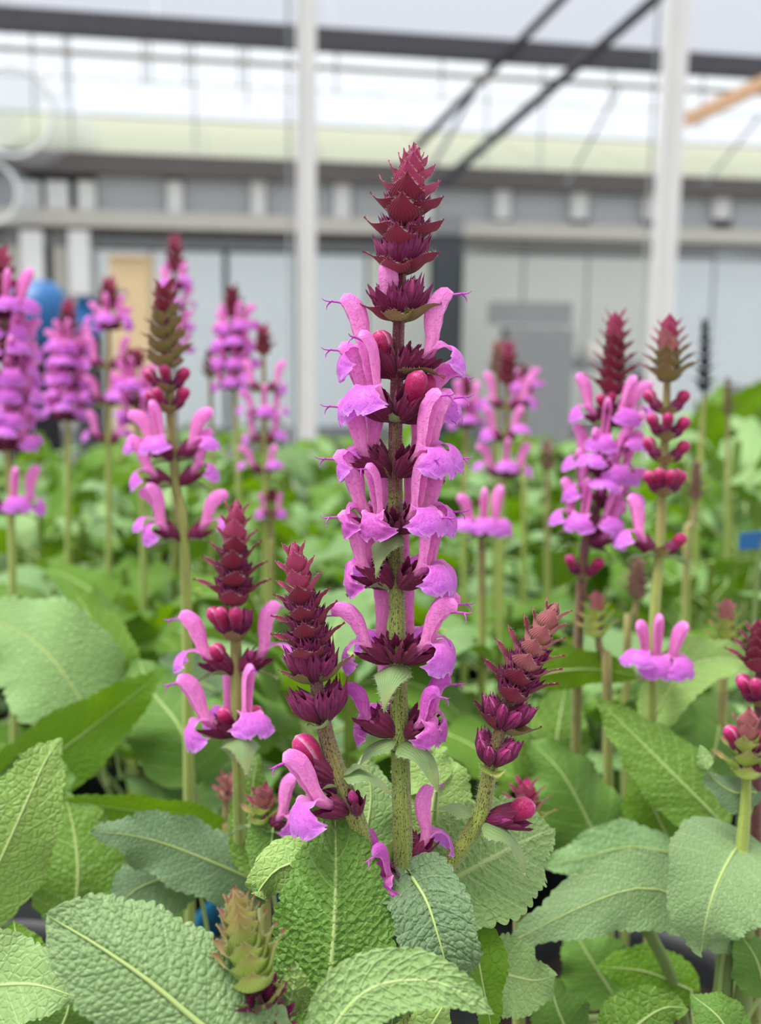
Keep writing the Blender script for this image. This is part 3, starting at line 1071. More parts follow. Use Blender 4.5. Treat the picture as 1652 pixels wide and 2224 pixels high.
JB = [joined_bud('flower_bud', v) for v in (0, 1)]
BR = {}
for key in ('bract', 'bract_top', 'bract_pale', 'bract_olive', 'bract_lime', 'bract_lime_tip', 'bract_green', 'bract_brown'):
    BR[key] = [bract_mesh(key, key, a0=.15, a1=.75, a2=.95, hairs=70, seed=1, wob=.35),
               bract_mesh(key, key, a0=.15, a1=.9, a2=.5, hairs=70, seed=2, W=3.7, wob=.4),
               bract_mesh(key, key, L=10.5, W=3.9, a0=.5, a1=.15, a2=-.35, cup=.1, hairs=80, seed=3, wob=.5)]
# drooping green bract with a long drawn-out tip
BR['droop'] = [bract_mesh('bract_droop', 'bract_green', L=13.5, W=4.6, a0=.3, a1=-.8, a2=-1.0, cup=-.09, nu=26, hairs=120, seed=4, wob=.3, prof=np.array([.55, .92, 1.0, .84, .6, .4, .25, .13, .05, 0.0]))]


# ------------------------------------------------------------------ flower spikes
class Spike:
    def __init__(self, label, ctrl, radii, mat='stem', scale=1.0, group=None, hairs=0, sect=True):
        """ctrl: (px, py, depth) from base to tip; radii in pixels at each control point"""
        self.ctrl = ctrl
        pts = [P(*c) for c in ctrl]
        self.base = pts[0]
        self.root = empty('flower_spike', self.base)
        tag(self.root, label, 'flower', group)
        rows = [list(p) + [r / F * c[2], c[1]] for p, r, c in zip(pts, radii, ctrl)]
        n = max(30, int(len(rows) * 10))
        self.S = spline(rows, n)
        self.k = scale
        mb = MB()
        path = [Vector(r[:3]) - self.base for r in self.S]
        sec = (lambda th: 1.0 + 0.10 * math.cos(4 * th) + 0.03 * math.cos(8 * th)) if sect else None
        mb.tube(path, [r[3] for r in self.S], 20 if sect else 8, section=sec)
        self.stem = put('stem', mb.mesh('stem', [M[mat]]), self.root)
        if hairs:
            mb = MB()
            rs = np.random.RandomState(len(ctrl) + hairs)
            for _ in range(hairs):
                i = rs.randint(0, n - 1)
                t = rs.rand()
                p = self.S[i, :3] * (1 - t) + self.S[i + 1, :3] * t - np.array(self.base)
                tg = self.S[i + 1, :3] - self.S[i, :3]
                tg /= np.linalg.norm(tg)
                d = rs.randn(3)
                d -= tg * d.dot(tg)
                d /= np.linalg.norm(d)
                r = self.S[i, 3]
                a = p + d * r * 0.95
                e = a + (d + rs.randn(3) * .4) * (0.00035 + 0.0005 * rs.rand())
                wv = tg * 0.000028
                b = len(mb.v)
                mb.v += [tuple(a - wv), tuple(a + wv), tuple(e)]
                mb.uv += [(.5, .5)] * 3
                mb.f.append((b, b + 1, b + 2))
                mb.m.append(0)
            put('stem_hair', mb.mesh('stem_hair', [M['hair']], False), self.root)['kind'] = 'stuff'

    def frame(self, py):
        """point and axes on the stem at image height py"""
        ys = self.S[:, 4]
        i = int(np.clip(np.searchsorted(-ys, -py), 1, len(ys) - 1))
        t = np.clip((py - ys[i - 1]) / (ys[i] - ys[i - 1] + 1e-9), 0, 1)
        p = Vector(self.S[i - 1, :3] * (1 - t) + self.S[i, :3] * t)
        r = self.S[i, 3]
        a, b = max(i - 3, 0), min(i + 2, len(ys) - 1)
        z = Vector(self.S[b, :3] - self.S[a, :3]).normalized()
        x = (CAM_R - z * CAM_R.dot(z)).normalized()
        y = z.cross(x)
        return p, x, y, z, r

    def mat(self, py, az, elev=0.0, s=1.0, roll=0.0, push=0.6):
        p, x, y, z, r = self.frame(py)
        az = math.radians(az)
        out = x * math.cos(az) + y * math.sin(az)
        lat = z.cross(out)
        m = Matrix((out, lat, z)).transposed().to_4x4()
        m = m @ Matrix.Rotation(-math.radians(elev), 4, 'Y') @ Matrix.Rotation(math.radians(roll), 4, 'X')
        m = m @ Matrix.Scale(s * self.k, 4)
        return Matrix.Translation(p + out * r * push - self.base) @ m

    def flower(self, py, az, elev=0, s=1.0, v=0, roll=0.0, style=True, v2=None):
        e = empty('flower', (0, 0, 0), self.root)
        e.matrix_basis = self.mat(py, az, elev, s, roll)
        put('calyx', CAL[v % 2], e)
        put('upper_lip', UPP[v], e)
        put('lower_lip', LOW[v if v2 is None else v2], e)
        if style:
            put('style', STY[v], e)

    def bud(self, py, az, elev=0, s=1.0, v=0, young=False, roll=0.0):
        e = empty('flower_bud', (0, 0, 0), self.root)
        e.matrix_basis = self.mat(py, az, elev, s, roll)
        put('calyx', (CALF if young else CAL)[v % 2], e)
        put('corolla', BUD[v], e)

    def calyx(self, py, az, elev=0, s=1.0, young=True, v=0):
        put('calyx', (CALF if young else CAL)[v % 2], self.root, self.mat(py, az, elev, s))

    def bract(self, py, az, elev=0, s=1.0, kind='bract', v=0, roll=0.0, push=0.8, label=None):
        o = put('bract', BR[kind][v], self.root, self.mat(py, az, elev, s, roll, push))
        if label:
            o['label'] = label
        return o

    def jflower(self, py, az, elev=0, s=1.0, v=0):
        put('flower', JF[v], self.root, self.mat(py, az, elev, s))

    def jbud(self, py, az, elev=0, s=1.0, v=0):
        put('flower_bud', JB[v], self.root, self.mat(py, az, elev, s))


def head(sp, y0, y1, n, s0, s1, kinds, az0=262, calyx_from=0.0, jit=6, elev0=8, elev1=40, calyx=True, young_s=0.8):
    """dense bract head from y0 (bottom) up to y1 (tip): n nodes of crossed bract pairs, calyces tucked in the lower ones"""
    for i in range(n):
        t = i / (n - 1)
        y = y0 + (y1 - y0) * (t ** 0.93)
        s = s0 + (s1 - s0) * t
        kind = kinds[min(int(t * len(kinds)), len(kinds) - 1)]
        for q in (0, 180):
            az = az0 + q + (88 if i % 2 else 0) + RNG.uniform(-jit, jit)
            front = -4 * (1 - t) if 225 < az % 360 < 315 else 0
            sp.bract(y, az, elev0 + (elev1 - elev0) * t + front + RNG.uniform(-5, 5), s * RNG.uniform(.93, 1.06), kind, v=0 if i % 2 == 0 else 1)
            if calyx and t < .52:
                for da in (-32, 0, 32):
                    sp.calyx(y, az + da, 6 + 16 * t + RNG.uniform(-6, 6), s * young_s * RNG.uniform(.85, 1.05))
    # closing tip
    for q in range(4):
        sp.bract(y1 + 2, az0 + 45 + q * 90, 52, s1 * 0.95, kinds[-1], v=0)


# ---------- the tall central spike
main = Spike('tall sharp pink sage flower spike with crimson tip, rising in the centre',
             [(880, 3350, .262), (884, 2250, .244), (880, 2000, .242), (874, 1800, .240), (868, 1600, .240), (861, 1280, .240), (858, 1000, .240), (862, 820, .240), (870, 600, .240), (880, 470, .240), (893, 372, .240)],
             [21, 21, 20.5, 20, 18.5, 16.5, 14.5, 13, 11, 9, 4], 'stem', hairs=9000)
# base flowers
main.flower(1910, 200, 4, .82, 2, v2=2)
main.flower(1915, 238, -2, .82, 2, style=True)
main.flower(1960, 226, -14, .74, 2)
main.flower(1880, 20, 14, .82, 1)
main.calyx(1880, 60, 10, .9, False)
# whorl 1 (y 1595)
main.flower(1600, 176, -4, .80, 2, v2=2)
main.calyx(1598, 205, 6, 1.05, False)
main.calyx(1598, 160, 14, .95, False)
main.flower(1600, 318, -2, .78, 2)
main.flower(1600, 358, 2, .84, 2)
main.calyx(1600, 25, 8, .95, False)
main.flower(1598, 120, 10, .8, 1)
main.bract(1604, 196, -8, 1.0, 'droop', label='grey-green drooping bract')
main.bract(1608, 318, -16, 1.12, 'droop', label='grey-green drooping bract')
# whorl 2 (y 1440)
main.flower(1440, 185, -4, .86, 3, v2=1)
main.flower(1440, 130, 14, .84, 1, style=False)
main.flower(1440, 325, -4, .92, 3, v2=1)
main.flower(1440, 8, 0, .90, 3, v2=1)
main.flower(1440, 62, 14, .88, 1)
main.calyx(1438, 262, 12, .85, False)
main.calyx(1438, 215, 8, .9, False)
main.calyx(1438, 300, 4, .9, False)
main.bract(1442, 250, -14, .98, 'droop', label='grey-green heart-shaped bract folded down over the stem')
main.bract(1438, 80, 0, 1.0, 'bract_green', v=2)
# whorl 3 (y 1278)
main.flower(1278, 190, -2, .92, 1, v2=2)
main.flower(1278, 150, 10, .9, 1)
main.flower(1278, 318, -4, .92, 1, v2=0)
main.flower(1278, 350, 0, .94, 1, v2=1)
main.calyx(1276, 215, 10, 1.0, False)
main.calyx(1276, 150, 18, .95, False)
main.calyx(1276, 300, 2, .95, False)
main.flower(1278, 70, 12, .85, 1)
main.bract(1282, 186, -12, .95, 'bract_green', v=2)
main.bract(1282, 340, -6, 1.1, 'bract_green', v=2)
# whorl 4 (y 1155)
main.flower(1158, 186, 2, .98, 0, v2=2)
main.flower(1158, 236, -2, .80, 1, v2=2)
main.flower(1158, 306, -2, .90, 1, v2=0)
main.flower(1158, 352, 2, .96, 0, v2=1)
main.flower(1158, 110, 10, .9, 1)
main.calyx(1158, 262, 0, .8, False)
main.flower(1158, 60, 8, .9, 0)
main.bract(1160, 235, -22, .9, 'droop')
main.bract(1158, 70, -6, .9, 'bract_green', v=2)
# whorl 5 (y 1035)
main.flower(1036, 182, 2, .92, 0, v2=1)
main.flower(1034, 150, 14, .9, 1)
main.flower(1036, 316, -2, .98, 1, v2=0)
main.flower(1036, 350, 4, 1.0, 0, v2=0)
main.flower(1036, 40, 10, .95, 0)
main.calyx(1034, 208, 6, .95, False)
main.calyx(1034, 192, -4, 1.0, False)
main.calyx(1034, 160, 16, 1.0, False)
main.calyx(1034, 290, 6, .9, False)
main.bract(1036, 184, -4, .95, 'bract_olive', v=2)
main.bract(1036, 350, -14, .95, 'bract_green', v=2)
# whorl 6 (y 918)
main.flower(916, 232, 2, .98, 0, v2=0)
main.flower(916, 192, 0, .92, 0, v2=1)
main.bud(916, 318, 10, 1.0, 2)
main.bud(914, 350, 6, .98, 2)
main.flower(916, 20, -6, .9, 3)
main.flower(916, 140, 8, .9, 1)
main.calyx(914, 290, 6, 1.0, False)
main.bract(918, 262, -20, .6, 'bract_green', v=0)
# whorl 7 (y 822)
main.flower(822, 186, 2, .96, 0, v2=1)
main.flower(822, 352, 4, 1.0, 1, v2=0)
main.bud(822, 212, 22, 1.0, 0)
main.bud(822, 150, 24, .95, 1)
main.calyx(820, 318, 14, .95, False)
main.calyx(820, 338, 4, .95, False)
main.calyx(820, 300, 20, .8, False)
main.bud(820, 40, 20, .9, 1)
main.calyx(820, 225, 16, .95, False)
main.bract(820, 338, -8, .98, 'bract_olive', v=2)
main.bract(820, 170, -8, .8, 'bract_olive', v=2)
# whorl 8 (y 695)
main.bud(694, 222, 14, .95, 3)
for az_, el_, s_ in ((190, 2, .85), (205, 26, .8), (250, 6, .8), (275, 0, .72), (300, 10, .85), (325, 16, .95), (350, 4, .9), (0, 24, .85), (40, 14, .9), (90, 10, .9), (140, 10, .9)):
    (main.bud if az_ in (205, 300, 0) else main.calyx)(692, az_, el_ + 6, s_ * 1.18, **(dict(v=1, young=True) if az_ in (205, 300, 0) else {}))
main.bract(698, 262, -30, .95, 'bract_olive', v=0)
main.bract(698, 190, -14, 1.05, 'bract', v=1)
main.bract(698, 342, -12, 1.05, 'bract_olive', v=1)
main.bract(698, 80, 0, 1.0, 'bract', v=0)
# whorl 9 (y 594)
for az_, el_, s_ in ((190, 4, .85), (205, 30, .8), (240, 14, .8), (262, 20, .8), (285, 14, .8), (315, 18, .9), (340, 8, .9), (355, 26, .8), (40, 14, .9), (90, 10, .9), (140, 10, .9)):
    main.calyx(592, az_, el_ + 8, s_ * 1.2)
main.bract(596, 250, -26, .95, 'bract', v=0)
main.bract(594, 334, -8, 1.05, 'bract', v=1)
main.bract(594, 182, -6, 1.0, 'bract', v=1)
main.bract(596, 80, 2, 1.0, 'bract', v=0)
# head
for y_, azs, el, s_, kd in ((548, (258, 78), 24, .9, 'bract'), (526, (342, 178), 16, .95, 'bract'), (496, (262, 82), 32, .95, 'bract'), (474, (342, 178), 18, .9, 'bract'),
                            (462, (266, 86), 38, .98, 'bract'), (444, (346, 182), 26, .84, 'bract_top'), (428, (262, 82), 40, .86, 'bract_top'), (412, (348, 176), 36, .76, 'bract_top'),
                            (398, (270, 90), 44, .72, 'bract_top'), (388, (340, 190), 44, .6, 'bract_top'), (378, (280, 100), 50, .56, 'bract_top'), (372, (10, 220), 52, .5, 'bract_top')):
    for a_ in azs:
        main.bract(y_, a_, el - (32 if a_ in azs and 200 < a_ < 300 else 22), s_ * 1.14, kd, v=0 if (y_ // 1) % 2 == 0 else 1)
        if y_ > 450:
            for da in (-30, 0, 30):
                main.calyx(y_ + 4, a_ + da, el - 8, s_ * .86)

for a_ in range(0, 360, 60):
    main.bract(368, a_ + 20, 44, .62, 'bract_top', v=1)
main.bract(362, 250, 50, .7, 'bract_top', v=1)
main.bract(362, 60, 54, .7, 'bract_top', v=1)

# ---------- left companion spike
left = Spike('dark crimson budded sage spike leaning left beside the tall central one',
             [(872, 2080, .243), (806, 1880, .238), (770, 1770, .235), (724, 1650, .234), (700, 1560, .234), (680, 1440, .234), (662, 1330, .234), (648, 1250, .234), (642, 1212, .234)],
             [17, 18, 18, 17, 15, 12, 10, 8, 4], 'stem_red', hairs=3000)
head(left, 1432, 1226, 12, 1.02, .62, ['bract', 'bract', 'bract', 'bract_top', 'bract_top'], az0=264, elev0=-8, elev1=26, young_s=.74)
for y_, s_ in ((1478, .85), (1568, .85)):
    for az_ in range(0, 360, 40):
        if az_ % 3 == 0 and az_ % 7 == 1:
            left.bud(y_, az_ + RNG.uniform(-8, 8), RNG.uniform(2, 20), s_ * RNG.uniform(.95, 1.1), 1, young=True)
        else:
            left.calyx(y_, az_ + RNG.uniform(-8, 8), RNG.uniform(0, 20), s_ * RNG.uniform(1.0, 1.3))
left.bract(1484, 350, -4, 1.05, 'bract_olive', v=1)
left.bract(1484, 190, -4, .9, 'bract_olive', v=0)
left.bract(1576, 250, -20, .7, 'bract_green', v=0)
left.bract(1576, 80, -10, .8, 'bract_green', v=0)
left.bud(1690, 196, 20, 1.05, 2)
left.flower(1760, 222, 8, .98, 0, v2=0)
left.bud(1770, 300, 26, .8, 1)
left.bud(1720, 180, 6, .8, 1, young=True)
left.bract(1680, 350, -14, .95, 'droop')
left.bract(1690, 340, -2, .6, 'bract_green', v=2)
left.bract(1700, 200, -10, .8, 'bract_green', v=2)

# ---------- right companion spike
right = Spike('rosy budded sage spike curving out to the right of the central stem',
              [(900, 1935, .245), (955, 1895, .245), (1010, 1830, .244), (1046, 1760, .243), (1060, 1690, .242), (1085, 1590, .241), (1122, 1480, .240), (1160, 1400, .239), (1190, 1345, .239)],
              [19, 19, 18.5, 18, 16, 13.5, 11, 8, 4], 'stem_red', hairs=2600)
head(right, 1520, 1356, 12, 1.1, .68, ['bract', 'bract_pale', 'bract_pale', 'bract_pale', 'bract_pale'], az0=258, elev0=-8, elev1=28, young_s=.72)
for y_, s_ in ((1582, .88), (1662, .82)):
    for az_ in range(0, 360, 42):
        if az_ % 3 == 0 and az_ % 7 == 0:
            right.bud(y_, az_ + RNG.uniform(-8, 8), RNG.uniform(2, 20), s_ * RNG.uniform(.95, 1.1), 1, young=True)
        else:
            right.calyx(y_, az_ + RNG.uniform(-8, 8), RNG.uniform(0, 20), s_ * RNG.uniform(1.0, 1.3))
right.bract(1590, 345, -8, .95, 'bract_olive', v=0)
right.bract(1586, 180, 2, 1.0, 'bract', v=0)
right.bract(1668, 265, -30, .8, 'bract_lime', v=0)
right.bract(1668, 85, -10, .8, 'bract_lime', v=0)
right.bud(1775, 352, -4, 1.08, 0)
right.bud(1778, 335, -14, .75, 1, young=True)
right.bract(1776, 338, 6, 1.2, 'droop', label='pale green pointed bract')
right.bract(1772, 168, 6, .9, 'droop', label='grey-green curled bract')
right.calyx(1915, 200, 30, .6)

# ---------- green young bud spike in front
young = Spike('plump lime green sage bud spike with rosy tip at the bottom',
              [(740, 3300, .262), (640, 2560, .222), (572, 2224, .207), (548, 2120, .206), (530, 2030, .205), (520, 1985, .205)],
              [18, 16, 14, 11, 8, 4], 'stem_green', hairs=1200)
head(young, 2150, 1996, 13, 1.22, .74, ['bract_lime', 'bract_lime', 'bract_lime_tip'], az0=280, elev0=16, elev1=36, calyx=False)
for az_ in range(0, 360, 45):
    young.calyx(2185, az_, 10, .62, False)
    young.calyx(2235, az_ + 20, 0, .66, False)
young.bract(2190, 340, 8, .9, 'bract_lime', v=0)
young.bract(2190, 190, 8, .9, 'bract_lime', v=0)

# ---------- the blurred neighbour on the left
nb = Spike('soft-focus sage spike with crimson cone and pink flowers left of centre',
           [(536, 2300, .36), (524, 1960, .326), (518, 1700, .30), (515, 1560, .30), (512, 1400, .30), (508, 1250, .30), (512, 1130, .30)],
           [12, 12, 12, 12, 11, 9, 4], 'stem_green', sect=True, scale=1.0)
head(nb, 1315, 1132, 12, 1.26, .74, ['bract', 'bract', 'bract', 'bract_top', 'bract_top'], az0=276, elev0=-8, elev1=28, young_s=.66)
for az_ in range(0, 360, 45):
    nb.bud(1385, az_ + 10, RNG.uniform(5, 25), .95, 0 if az_ in (180, 225, 270) else 1, young=True)
nb.bract(1392, 270, -10, .9, 'bract_olive', v=0)
nb.bract(1392, 90, -10, .9, 'bract_olive', v=0)
nb.flower(1462, 184, -4, 1.0, 0, v2=3)
nb.flower(1462, 2, 2, 1.0, 1, v2=3)
nb.bud(1462, 212, 10, .95, 0)
nb.bud(1462, 335, 10, .9, 1)
nb.bract(1466, 180, -18, 1.0, 'bract_green', v=2)
nb.bract(1466, 0, -14, 1.0, 'bract_green', v=2)
nb.flower(1600, 210, -8, 1.05, 0, v2=1)
nb.flower(1600, 296, 0, 1.0, 1, v2=0)
nb.flower(1600, 120, 14, 1.0, 1)
nb.bud(1600, 240, 8, .9, 0)
nb.bud(1600, 340, 8, .9, 0)
nb.bract(1604, 290, -10, 1.15, 'droop')
nb.bract(1604, 100, -20, 1.0, 'droop')


# ------------------------------------------------------------------ background spikes
def bg_spike(label, x, ytip, yhead, ybase, d, kinds, zone=None, whorls=(), lean=0, head_n=8, dens=5, fs=1.0, hs=1.0, mat='stem_green', buds=(), group=None, root=True):
    """a spike in the rows behind: bract head ytip..yhead, dense flowers over zone (y0, y1, step), sparse whorls ((y, [az...]), ...)"""
    rp = .0015 * F / d
    q0, q1 = P(x, 1000, d + .03).z, P(x, 1400, d + .03).z
    yroot = 1000 + 400 * (SOIL_Z - q0) / (q1 - q0)          # where the stem meets the soil
    yroot = max(yroot, ybase + 40) if root else None
    sp = Spike(label, ([(x - lean * 1.25, yroot, d + .03)] if root else []) + [(x - lean, ybase, d), (x - lean * .5, (ybase + yhead) / 2, d), (x - lean * .1, yhead, d), (x, ytip + 8, d)],
               ([rp * 1.2] if root else []) + [rp * 1.2, rp * 1.1, rp * .8, rp * .4], mat, sect=False, group=group)
    n = head_n
    for i in range(n):
        t = i / (n - 1)
        y = yhead + (ytip + 14 - yhead) * t
        s = hs * (1.05 - .40 * t)
        kind = kinds[min(int(t * len(kinds)), len(kinds) - 1)]
        for q in (0, 180):
            az = 250 + q + (90 if i % 2 else 0) + RNG.uniform(-10, 10)
            sp.bract(y, az, -8 + 34 * t, s * 1.15, kind, v=i % 2)
            if t < .6 and i % 2 == 0:
                sp.jbud(y, az + 40, 10, s * .8, 0)
    if zone:
        y0, y1, st = zone
        y = y0
        while y <= y1:
            o = RNG.uniform(0, 360)
            for q in range(dens):
                sp.jflower(y, o + q * 360 / dens + RNG.uniform(-15, 15), RNG.uniform(-6, 12), fs * RNG.uniform(.85, 1.05), RNG.randrange(3))
            y += st
    for y, azs in whorls:
        for a in azs:
            sp.jflower(y, a, RNG.uniform(-4, 8), fs, RNG.randrange(3))
        sp.bract(y + 3, azs[0], -20, 1.0, 'bract_green', v=2)
        sp.bract(y + 3, azs[0] + 180, -20, 1.0, 'bract_green', v=2)
    for y, azs in buds:
        for a in azs:
            sp.jbud(y, a, RNG.uniform(0, 16), fs * .95, 1)
        sp.bract(y + 3, 265, -16, .9, 'bract_olive', v=0)
    return sp


CR = ['bract', 'bract', 'bract_top']
bg_spike('big blurred pink sage spike cut by the left edge', 4, 545, 650, 1290, .50, CR, (690, 1010, 48), [(1120, (0, 190, 300))], lean=-24, dens=6, fs=1.12)
bg_spike('dense pink blurred spike in front of the dark stand', 148, 652, 730, 1120, .66, CR, (770, 930, 36), lean=0, dens=7, fs=1.0)
bg_spike('slim pink blurred spike with brown tip before the cardboard box', 236, 604, 672, 1120, .64, CR, (715, 740, 60), [(800, (200, 340)), (880, (180, 300, 20)), (965, (200, 330))], dens=5, fs=1.0)
bg_spike('lilac blurred spike low between the left spikes', 290, 760, 800, 1120, .62, CR, (850, 950, 34), lean=-20, dens=5, fs=.95)
bg_spike('tallest blurred spike with crimson tip on the left', 379, 512, 590, 1120, .70, CR, (630, 800, 46), dens=4, fs=.95, mat='stem_red')
bg_spike('blurred spike with broad olive and crimson cone left of the post', 358, 628, 800, 1290, .37, ['bract_olive', 'bract_olive', 'bract'],
         None, [(1000, (185, 340, 250)), (1055, (200, 350)), (1180, (190, 350, 210))], lean=-46, head_n=12, fs=1.0, hs=1.05, buds=[(850, (200, 350, 270)), (895, (190, 345, 240))])
bg_spike('blurred spike with dark plum tip beside the left post', 505, 622, 690, 1120, .66, ['bract', 'calyx' if False else 'bract', 'bract'], (725, 880, 40), lean=-14, dens=6, fs=1.0)
bg_spike('short grey-pink blurred spike left of the plum tipped one', 456, 760, 820, 1100, .72, ['bract_brown'], None, lean=-6, head_n=7, hs=.9)
bg_spike('slender blurred spike with small crimson cone near the left post', 571, 704, 770, 1140, .60, CR, None, [(850, (180, 350)), (910, (190, 0, 280)), (965, (200, 330)), (1030, (300, 200))], lean=-6, fs=.9, hs=.85)
bg_spike('faint purple blurred spike under the slender one', 590, 1060, 1090, 1240, .60, ['bract'], None, [(1125, (220, 320))], lean=2, head_n=5, fs=.7, hs=.7)
bg_spike('blurred crimson spike right of the central spike', 1104, 742, 835, 1160, .60, CR, None, [(890, (190, 350)), (960, (210, 300)), (1040, (195, 340, 270))], lean=16, head_n=10, fs=1.05)
bg_spike('blurred olive-brown spike touching the crimson one behind the central flowers', 1080, 738, 810, 1150, .68, ['bract_brown', 'bract_brown', 'bract_pale'], None, lean=6, head_n=8, hs=.9)
bg_spike('small blurred pink spike hugging the central flowers', 1012, 812, 860, 1120, .66, CR, (890, 930, 40), lean=4, head_n=6, fs=.9, hs=.8)
bg_spike('blurred spike with deep crimson cone and many violet flowers on the right', 1336, 692, 860, 1330, .385, ['bract', 'bract', 'bract', 'bract_top'],
         None, [(925, (188, 350, 290)), (990, (250, 310)), (1040, (185, 340, 240, 290)), (1100, (200, 345, 265)), (1165, (190, 300, 240)), (1195, (330, 20))], lean=78, head_n=14, fs=.95, hs=1.02,
         buds=[(905, (220, 260, 320)), (1258, (200, 330))], mat='stem_red')
bg_spike('blurred spike with green and rosy cone before the right post', 1452, 708, 830, 1490, .36, ['bract_olive', 'bract_olive', 'bract_pale', 'bract_top'],
         None, [(1210, (190, )), (1455, (235, 265, 300))], lean=36, head_n=13, fs=1.0, hs=1.0,
         buds=[(900, (180, 350)), (955, (200, 265, 330)), (1005, (185, 350)), (1075, (210, 240, 280, 310, 340)), (1205, (350, ))])
bg_spike('solitary pink flower cluster low behind the central spike', 1046, 1085, 1100, 1290, .46, ['bract'], None, [(1165, (230, 270, 310))], head_n=3, hs=.5, fs=1.05)
bg_spike('brown blurred bud spike on the far right above the leaves', 1512, 1005, 1085, 1210, .52, ['bract_brown'], None, lean=22, head_n=9, hs=.75)
bg_spike('brown blurred bud spike beside the green stem', 1385, 1225, 1300, 1400, .46, ['bract_brown'], None, lean=24, head_n=9, hs=.95)
bg_spike('lime blurred bud spike leaning left with a pink flower on top', 1296, 1298, 1385, 1480, .38, ['bract_lime', 'bract_lime', 'bract_pale'], None, lean=-22, head_n=9, hs=.85)
bg_spike('lime blurred bud spike upright on the far right', 1578, 1318, 1410, 1520, .40, ['bract_lime', 'bract_lime', 'bract_pale'], None, lean=10, head_n=9, hs=.95)
bg_spike('pale lime and rose bud spike behind the right companion', 1142, 1712, 1800, 1930, .30, ['bract_lime', 'bract_pale', 'bract_top'], None, lean=14, head_n=8, hs=.9)
bg_spike('small lime bud spike behind the left companion', 570, 1720, 1790, 1900, .29, ['bract_lime', 'bract_pale'], None, [(1800, (330,))], lean=-4, head_n=7, hs=.7, fs=.8)
bg_spike('tiny rosy bud among the leaves on the left', 492, 1680, 1735, 1850, .36, ['bract_pale'], None, lean=-2, head_n=6, hs=.55)
bg_spike('dark purple blurred spike cut by the right edge', 1650, 1375, 1460, 1860, .31, ['bract'], None, lean=10, head_n=9, hs=1.0, buds=[(1530, (180, 200, 240, 300))], mat='stem_red')
bg_spike('stout green bud head with crimson bud on a thick stem at the right edge', 1622, 1570, 1690, 1850, .30, ['bract_lime', 'bract_lime', 'bract_pale'], None, lean=12, head_n=9, hs=1.0, buds=[(1640, (190, 330))], root=False)
bg_spike('faint grey-pink blurred spike far behind on the right', 1580, 820, 900, 1110, .75, ['bract_brown'], None, head_n=7, hs=.8)
bg_spike('purple blurred spike tucked behind the crimson one', 1138, 790, 830, 1140, .72, ['bract'], (850, 890, 34), head_n=5, fs=.8, hs=.7)
bg_spike('pinkish brown bud spike low behind the violet flowers', 1188, 955, 1020, 1160, .62, ['bract_brown', 'bract_pale'], None, head_n=6, hs=.8)

M['bract_navy'] = bract_mat('bract_slate', rgb(60, 66, 76), rgb(58, 62, 76), rgb(62, 68, 84), rgb(70, 74, 84))
BR['bract_navy'] = [bract_mesh('bract_navy', 'bract_navy', seed=6, wob=.3), bract_mesh('bract_navy', 'bract_navy', seed=7, wob=.3, a1=.9, a2=.6)]
bg_spike('dark slate blue blurred spike right of the post', 1530, 690, 850, 1120, .74, ['bract_navy'], None, lean=18, head_n=12, hs=1.0)
tagp = P(1650, 1172, .52)
o = tag(empty('plant_label', (tagp.x, tagp.y, BENCH_Z + .10)), 'blue plastic plant label sticking up among leaves at the right edge', 'label')
mb = MB()
hh = (tagp.z - BENCH_Z - .10) / 2
mb.box((0, 0, hh), (.0012, .0005, 0), (-.0002, .0004, 0), (0, 0, hh))
put('stake', mb.mesh('label_stake', [M['stalk']], False), o)
mb = MB()
mb.box((0, 0, hh * 2), (.011, .005, 0), (-.0002, .0004, 0), (0, 0, .004))
put('plate', mb.mesh('label_plate', [M['blue']], False), o)

# ------------------------------------------------------------------ potted plants
mb = MB()
prof = [(0.0, 0.0), (.040, 0.0), (.0425, .004), (.054, .098), (.058, .099), (.0585, .112), (.0555, .112), (.054, .104), (.0525, .095)]
mb.grid(np.array([[(math.cos(2 * math.pi * j / 28) * q[0], math.sin(2 * math.pi * j / 28) * q[0], q[1]) for j in range(28)] for q in prof]), np.zeros((len(prof), 28, 2)), closed=True)
pot_me = mb.mesh('pot', [M['pot_black']])
pot_teal_me = mb.mesh('pot', [M['pot']])
mb = MB()
sp_ = [(.0528, .097), (.035, .100), (.018, .101), (0.0001, .102)]
mb.grid(np.array([[(math.cos(2 * math.pi * j / 20) * q[0], math.sin(2 * math.pi * j / 20) * q[0], q[1] + .0015 * math.sin(j * 2.3 + k)) for j in range(20)] for k, q in enumerate(sp_)]), np.zeros((4, 20, 2)), closed=True)
soil_me = mb.mesh('soil', [M['soil']])
SOIL_Z = BENCH_Z + .10


def pot(parent, teal=False):
    p = put('pot', pot_teal_me if teal else pot_me, parent)
    put('soil', soil_me, p)
    return p


# a set of leaves growing out of the origin (x outward, z up)
LV = []
for i in range(10):
    rs = random.Random(100 + i)
    L = rs.uniform(.055, .085)
    rise = rs.uniform(.35, 1.1)
    droop = rs.uniform(.2, 1.5)
    pts = [(0, 0, 0)]
    a = rise
    for q in range(4):
        pts.append((pts[-1][0] + math.cos(a) * L / 4, 0, pts[-1][2] + math.sin(a) * L / 4))
        a -= droop / 3.2
    pet = [(-.03, 0, -.035), (-.012, 0, -.012)]
    LV.append([leaf_meshes('leaf', pts, L * rs.uniform(.26, .33), (0, 1, 0), M[m_], rib_r=.0007, petiole=pet, nu=26, nv=11, fold=rs.uniform(-.1, .35), wave=rs.uniform(.08, .2), teeth=18, tooth=.08, seed=i)
               for m_ in ('leaf', 'leaf_lime', 'leaf_pale')])
mb = MB()
mb.tube([(0, 0, 0), (.002, .001, .05), (.001, -.002, .11)], [.0028, .0025, .0016], 8)
plant_stem_me = mb.mesh('plant_stem', [M['petiole']])


